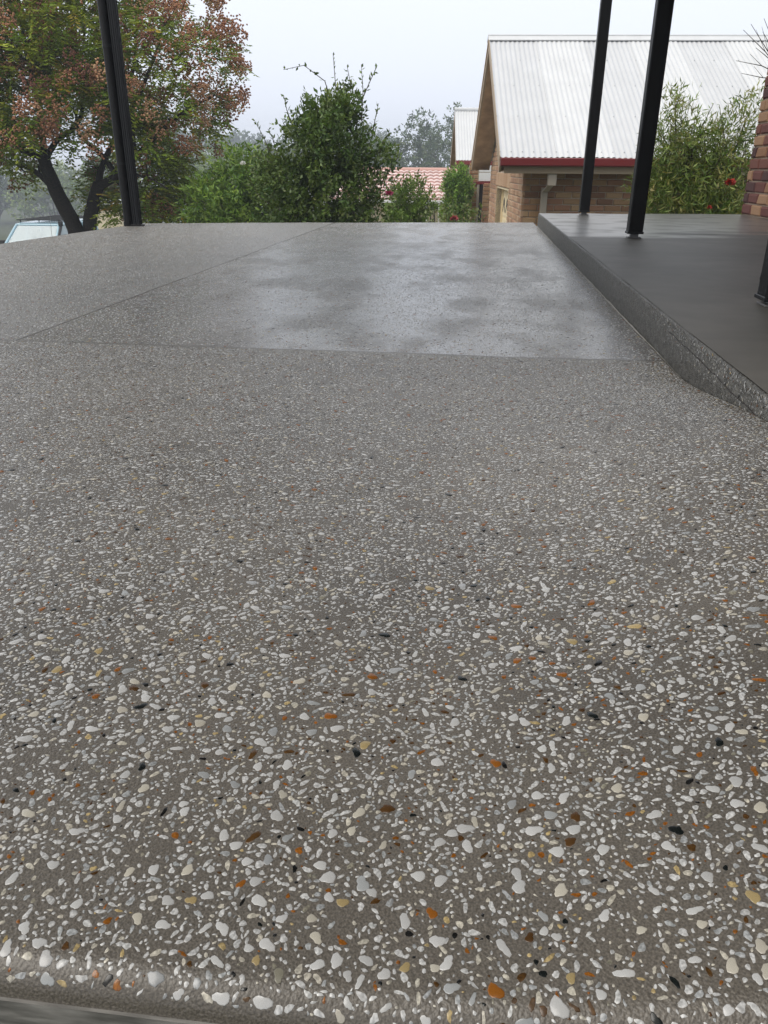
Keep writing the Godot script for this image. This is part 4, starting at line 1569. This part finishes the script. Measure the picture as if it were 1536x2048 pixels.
	s.tube([W(4.1, -0.4, 8.5), W(3.95, 0.6, 8.4), root], [0.03, 0.02, 0.01], 6)
	for e in [W(3.2, 1.6, 8.1), W(3.18, 1.36, 8.1), W(3.3, 1.66, 8.2), W(3.42, 1.6, 8.2), W(3.25, 1.26, 8.1), W(3.45, 1.72, 8.3), W(3.3, 1.45, 8.0)]:
		var mid: Vector3 = root.lerp(e, 0.5) + Vector3(0, rng.randf_range(-0.05, 0.03), 0)
		s.tube([root, mid, e], [0.006, 0.004, 0.002], 5)
		s.tube([mid, mid.lerp(e, 0.6) + Vector3(0.02, 0.07, 0)], [0.003, 0.0015], 4)
	part(tw, "stems", s, M.twig)
	# trees far behind, fading into the drizzle: [x, d, ground, crown centre y, rx, ry, label, tint]
	var far := [
		[-12.9, 62.0, -4.0, 0.1, 3.0, 3.0, "hazy dark green tree between the pod tree and the tall bush", 0],
		[-9.6, 50.0, -3.6, -0.5, 2.2, 2.3, "yellow-green hazy tree just left of the tall bush", 1],
		[-7.6, 66.0, -4.0, 0.9, 2.6, 2.3, "soft grey-green tree peeking over the bright shrub by the tall bush", 0],
		[-19.0, 58.0, -4.0, -1.0, 3.2, 2.4, "pale hazy tree seen under the crown of the pod tree", 1],
		[-27.5, 68.0, -4.2, -1.6, 3.6, 2.4, "pale green misty tree behind the parked car", 1],
		[-33.5, 70.0, -4.2, -1.3, 3.5, 2.6, "misty tree at the left edge of the picture", 0],
		[1.6, 50.0, -3.6, 0.9, 2.3, 2.5, "grey-green tree behind the left end of the tiled roof", 0],
		[3.6, 47.0, -3.6, 1.2, 1.7, 2.5, "tall dark tree beside the small white gable", 0],
		[-0.8, 60.0, -3.9, 0.2, 2.6, 2.0, "low grey tree half hidden behind the tall bush", 0],
		[-31.0, 185.0, -7.2, 3.2, 9.0, 4.4, "faint distant tree fading into mist left of the tall bush", 0],
		[-3.5, 185.0, -7.2, 4.2, 6.0, 4.6, "faint distant tree fading into mist right of the tall bush", 0],
		[-48.0, 190.0, -7.2, 3.0, 10.0, 4.5, "faint distant tree in mist behind the pod tree", 0],
	]
	var tint := [[Color(0.075, 0.12, 0.045), Color(0.1, 0.15, 0.05), Color(0.12, 0.165, 0.06)], [Color(0.2, 0.28, 0.055), Color(0.17, 0.25, 0.05), Color(0.24, 0.31, 0.08)]]
	for k in far.size():
		var a: Array = far[k].duplicate()
		var far_by := 1.6 if k < 9 else 1.0
		for q in 6:
			a[q] = (a[q] - (0.45 if q in [2, 3] else 0.0)) * far_by + (0.45 if q in [2, 3] else 0.0)
		var c := W(a[0], a[3], a[1])
		rng.seed = 200 + k
		var lobes := [[c, Vector3(a[4] * 0.75, a[5] * 0.8, a[4] * 0.6), 150]]
		for q in 5:
			var an := TAU * q / 5.0 + rng.randf()
			lobes.append([c + Vector3(cos(an) * a[4] * 0.55, sin(an) * a[5] * 0.5, sin(an * 2.0) * a[4] * 0.3), Vector3(a[4] * 0.45, a[5] * rng.randf_range(0.35, 0.55), a[4] * 0.4), 60])
		var sz: float = a[4] / 3.0
		d = shrub("distant_tree", a[6], "tree", W(a[0], a[2], a[1]), lobes, 14, 0.24 * sz, 0.14 * sz, 0.3 * sz, tint[a[7]], M.leaf_far, 200 + k, 0.06 * sz + 0.05, 0.4, "trees fading into the drizzle")
		finish(d, "trunk", "crown")


# ---------------------------------------------------------------- the parked car
func build_car() -> void:
	var t := thing("parked_car", "pale blue four-wheel drive with roof rack and snorkel parked beyond the slab", "car", W(-10.95, -3.0, 23.3), -0.1)
	# car axes: x across, z towards the viewer is its front; y up. Length 4.6 from z = 0 (front) back to z = -4.6
	var w := 0.86
	var s := Shape.new()
	var side := [Vector2(0.0, 0.45), Vector2(0.02, 0.95), Vector2(-0.12, 1.08), Vector2(-1.25, 1.17), Vector2(-4.5, 1.17), Vector2(-4.6, 0.9), Vector2(-4.55, 0.42)]
	var outl := []
	for p in side:
		outl.append(Vector3(-w, p.y, p.x))
	s.prism(outl, Vector3(w * 2, 0, 0))
	part(t, "body", s, M.car_paint)
	# the cabin: pillars and roof as a frame, glass between
	var wb := 0.82
	var wt := 0.68
	var yb := 1.165
	var yt := 1.74
	var z0 := -1.3
	var z0t := -1.95
	var z1 := -4.45
	var z1t := -4.3
	s = Shape.new()
	s.prism([Vector3(-wt, yt, z0t), Vector3(wt, yt, z0t), Vector3(wt, yt, z1t), Vector3(-wt, yt, z1t)], Vector3(0, 0.035, 0))
	s.box(Vector3(0, yt + 0.045, (z0t + z1t) * 0.5), Vector3(wt * 1.9, 0.04, 2.2), 0.015)
	var roof := part(t, "roof", s, M.car_paint)
	s = Shape.new()
	for x in [-1.0, 1.0]:
		s.tube([Vector3(x * wb, yb, z0), Vector3(x * wt, yt + 0.01, z0t)], [0.045, 0.04], 8)
		s.tube([Vector3(x * wb, yb, -2.6), Vector3(x * wt, yt + 0.01, -2.65)], [0.045, 0.04], 8)
		s.tube([Vector3(x * wb, yb, -3.5), Vector3(x * wt, yt + 0.01, -3.5)], [0.05, 0.045], 8)
		s.tube([Vector3(x * wb, yb, z1), Vector3(x * wt, yt + 0.01, z1t)], [0.06, 0.06], 8)
		s.tube([Vector3(x * wt, yt + 0.01, z0t), Vector3(x * wt, yt + 0.01, z1t)], [0.035, 0.035], 8)
	s.tube([Vector3(-wt, yt + 0.01, z0t), Vector3(wt, yt + 0.01, z0t)], [0.03, 0.03], 8)
	part(t, "pillars", s, M.car_paint)
	s = Shape.new()
	s.face([Vector3(-wb, yb, z0), Vector3(wb, yb, z0), Vector3(wt, yt, z0t), Vector3(-wt, yt, z0t)], Vector3(0, 0.6, 0.8))
	part(t, "windscreen", s, M.glass)
	for x in [-1.0, 1.0]:
		for zz in [[-1.38, -2.0, -2.56, -2.6], [-2.66, -2.7, -3.44, -3.44], [-3.56, -3.56, -4.38, -4.25]]:
			s = Shape.new()
			s.face([Vector3(x * wb, yb, zz[0]), Vector3(x * wt, yt, zz[1]), Vector3(x * wt, yt, zz[3]), Vector3(x * wb, yb, zz[2])], Vector3(x, 0.2, 0).normalized())
			part(t, "side_window", s, M.glass)
	s = Shape.new()
	s.face([Vector3(-wb, yb, z1), Vector3(wb, yb, z1), Vector3(wt, yt, z1t), Vector3(-wt, yt, z1t)], Vector3(0, 0.2, -1).normalized())
	part(t, "rear_window", s, M.glass)
	s = Shape.new()
	s.span(Vector3(-wb + 0.06, 0.7, -1.5), Vector3(wb - 0.06, yb - 0.002, -4.3))
	for x in [-0.38, 0.38]:
		s.box(Vector3(x, 1.2, -2.5), Vector3(0.45, 0.5, 0.14), 0.04)
		s.box(Vector3(x, 1.52, -2.5), Vector3(0.24, 0.16, 0.09), 0.03)
	part(t, "seats", s, M.cabin)
	s = Shape.new()
	s.tube([Vector3(-0.7, yb + 0.015, z0 + 0.02), Vector3(0.7, yb + 0.015, z0 + 0.02)], [0.018, 0.018], 6)
	part(t, "wiper_cowl", s, M.rubber)
	# snorkel up the side pillar, mirrors, rack
	s = Shape.new()
	s.tube([Vector3(0.9, 1.05, -1.15), Vector3(0.88, 1.2, -1.25), Vector3(0.78, 1.68, -1.86), Vector3(0.77, 1.76, -1.92)], [0.04, 0.04, 0.04, 0.04], 8)
	s.box(Vector3(0.77, 1.8, -1.9), Vector3(0.11, 0.15, 0.13), 0.02)
	part(t, "snorkel", s, M.rubber)
	for x in [-1.0, 1.0]:
		s = Shape.new()
		s.box(Vector3(x * 1.0, 1.24, -1.55), Vector3(0.2, 0.17, 0.09), 0.03)
		part(t, "mirror", s, M.white_paint if x > 0 else M.rubber)
	var rack := Shape.new()
	for x in [-0.62, 0.62]:
		rack.tube([Vector3(x, yt + 0.14, z0t - 0.1), Vector3(x, yt + 0.14, z1t + 0.05)], [0.022, 0.022], 6)
		for zz in [-2.1, -3.2, -4.2]:
			rack.tube([Vector3(x, yt + 0.03, zz), Vector3(x, yt + 0.14, zz)], [0.018, 0.018], 6)
	for k in 6:
		var zz := lerpf(-2.0, -4.25, k / 5.0)
		rack.box(Vector3(0, yt + 0.15, zz), Vector3(1.36, 0.03, 0.07), 0.008)
	part(t, "roof_rack", rack, M.post)
	var aerial := Shape.new()
	aerial.tube([Vector3(0.93, 1.15, -0.9), Vector3(0.97, 2.3, -1.0)], [0.008, 0.003], 5)
	part(t, "aerial", aerial, M.galvanised)
	for x in [-0.62, 0.62]:
		s = Shape.new()
		s.box(Vector3(x, 0.82, 0.0), Vector3(0.32, 0.18, 0.06), 0.03)
		part(t, "headlight", s, M.lamp_glass)
	s = Shape.new()
	s.box(Vector3(0, 0.82, 0.01), Vector3(0.8, 0.16, 0.05), 0.02)
	part(t, "grille", s, M.chrome)
	s = Shape.new()
	s.box(Vector3(0, 0.52, 0.06), Vector3(1.76, 0.2, 0.18), 0.05)
	part(t, "bumper", s, M.chrome)
	for x in [-0.8, 0.8]:
		for zz in [-0.85, -3.6]:
			var wheel := Shape.new()
			wheel.tube([Vector3(x - 0.13, 0.37, zz), Vector3(x - 0.1, 0.37, zz), Vector3(x + 0.1, 0.37, zz), Vector3(x + 0.13, 0.37, zz)], [0.33, 0.37, 0.37, 0.33], 24)
			var wo := part(t, "wheel", wheel, M.rubber)
			var rim := Shape.new()
			rim.tube([Vector3(x - 0.135, 0.37, zz), Vector3(x + 0.135, 0.37, zz)], [0.21, 0.21], 16)
			part(wo, "rim", rim, M.chrome)


func build_ground() -> void:
	var t := setting("ground", "grassy ground falling away below the slab", "ground")
	var s := Shape.new()
	var xs := []
	var ds := []
	for k in 41:
		var f := (k - 20) / 20.0
		xs.append(f * 25.0 + 165.0 * pow(f, 5.0))
	for k in 50:
		var f := k / 49.0
		ds.append(-30.0 + 85.0 * f + 165.0 * pow(f, 4.0))
	var hills := FastNoiseLite.new()
	hills.frequency = 0.03
	var grid := []
	for d in ds:
		var row := []
		for x in xs:
			var y := lerpf(-0.36, -1.8, smooth(7.3, 11.5, d))
			y = lerpf(y, -3.0, smooth(13.0, 25.0, d - minf(0.0, x) * -0.3))
			y = lerpf(y, -7.0, smooth(26.0, 110.0, d))
			y = lerpf(y, minf(y, -2.4), smooth(-3.4, -7.0, x))
			y += hills.get_noise_2d(x, d) * 0.1 * smooth(9.0, 14.0, d)
			row.append(s.vert(W(x, y, d), Vector3.UP))
		grid.append(row)
	for j in ds.size() - 1:
		for i in xs.size() - 1:
			s.tri(grid[j][i], grid[j][i + 1], grid[j + 1][i + 1])
			s.tri(grid[j][i], grid[j + 1][i + 1], grid[j + 1][i])
	part(t, "lawn", s, M.lawn)
	var dw := setting("bounce_driveway", "hidden pale concrete drive in front of the garage, added to bounce light", "bounce_driveway", W(0, 0, 0), -YAW_HOUSES)  # out of sight below the slab; added to bounce light onto the soffit
	var ds2 := Shape.new()
	ds2.span(Vector3(-2.4, -1.95, -10.8), Vector3(1.4, -1.7, -21.5), 0.01)
	part(dw, "slab", ds2, M.drive)
	var c := thing("cream_shed", "small pale cream shed far off between the pod tree's trunks and the post", "shed", W(-15.4, -4.0, 45.0))
	var w := Shape.new()
	w.span(Vector3(-0.9, 0, 0), Vector3(0.9, 2.35, -2.4))
	part(c, "wall", w, M.cream)
	w = Shape.new()
	w.prism([Vector3(-1.05, 2.35, 0.15), Vector3(1.05, 2.35, 0.15), Vector3(0, 2.75, 0.15)], Vector3(0, 0, -2.7))
	part(c, "roof", w, M.white_paint)


func _ready() -> void:
	# camera
	var cam := Camera3D.new()
	cam.name = "camera"
	var p := deg_to_rad(24.15)
	var roll := deg_to_rad(0.45)
	var fwd := Vector3(0, -sin(p), -cos(p))
	var up0 := Vector3(0, cos(p), -sin(p))
	var right := Vector3.RIGHT * cos(roll) + up0 * sin(roll)
	var up := -Vector3.RIGHT * sin(roll) + up0 * cos(roll)
	cam.transform = Transform3D(Basis(right, up, -fwd), Vector3(0, 0.45, 0))
	cam.fov = rad_to_deg(2.0 * atan(1024.0 / 1538.0))
	cam.near = 0.02
	cam.far = 1500.0
	add_child(cam)
	cam.current = true
	# overcast sky
	var env := Environment.new()
	env.background_mode = Environment.BG_SKY
	var sky := Sky.new()
	var sm := ProceduralSkyMaterial.new()
	sm.sky_top_color = lin(0.8, 0.83, 0.87)
	sm.sky_horizon_color = lin(0.66, 0.7, 0.785)
	sm.sky_curve = 0.5
	sm.ground_bottom_color = lin(0.1, 0.11, 0.08)
	sm.ground_horizon_color = lin(0.45, 0.47, 0.5)
	sm.ground_curve = 0.04
	sm.sun_angle_max = 0.0
	sky.sky_material = sm
	env.sky = sky
	env.tonemap_mode = Environment.TONE_MAPPER_LINEAR
	env.tonemap_exposure = 1.5
	env.sdfgi_enabled = true
	env.ssao_enabled = true
	env.ssil_enabled = true
	env.fog_enabled = true
	env.fog_density = 0.003
	env.fog_light_color = Color(0.9, 0.93, 0.98)
	var we := WorldEnvironment.new()
	we.name = "environment"
	we.environment = env
	add_child(we)
	var sun := DirectionalLight3D.new()
	sun.name = "sun"
	sun.light_energy = 0.5
	sun.light_angular_distance = 40.0
	sun.light_color = Color(1.0, 0.98, 0.95)
	sun.shadow_enabled = true
	sun.rotation = Vector3(deg_to_rad(-50), deg_to_rad(-62), 0)
	add_child(sun)

	rng.seed = 7
	bump_noise.seed = 3
	bump_noise.frequency = 0.014
	bump_noise.fractal_octaves = 2
	make_materials()
	build_ground()
	build_patio()
	build_veranda()
	build_own_house()
	build_posts()
	rng.seed = 51
	build_garage()
	build_house()
	build_terracotta()
	build_fence()
	build_car()
	rng.seed = 90
	build_plants()
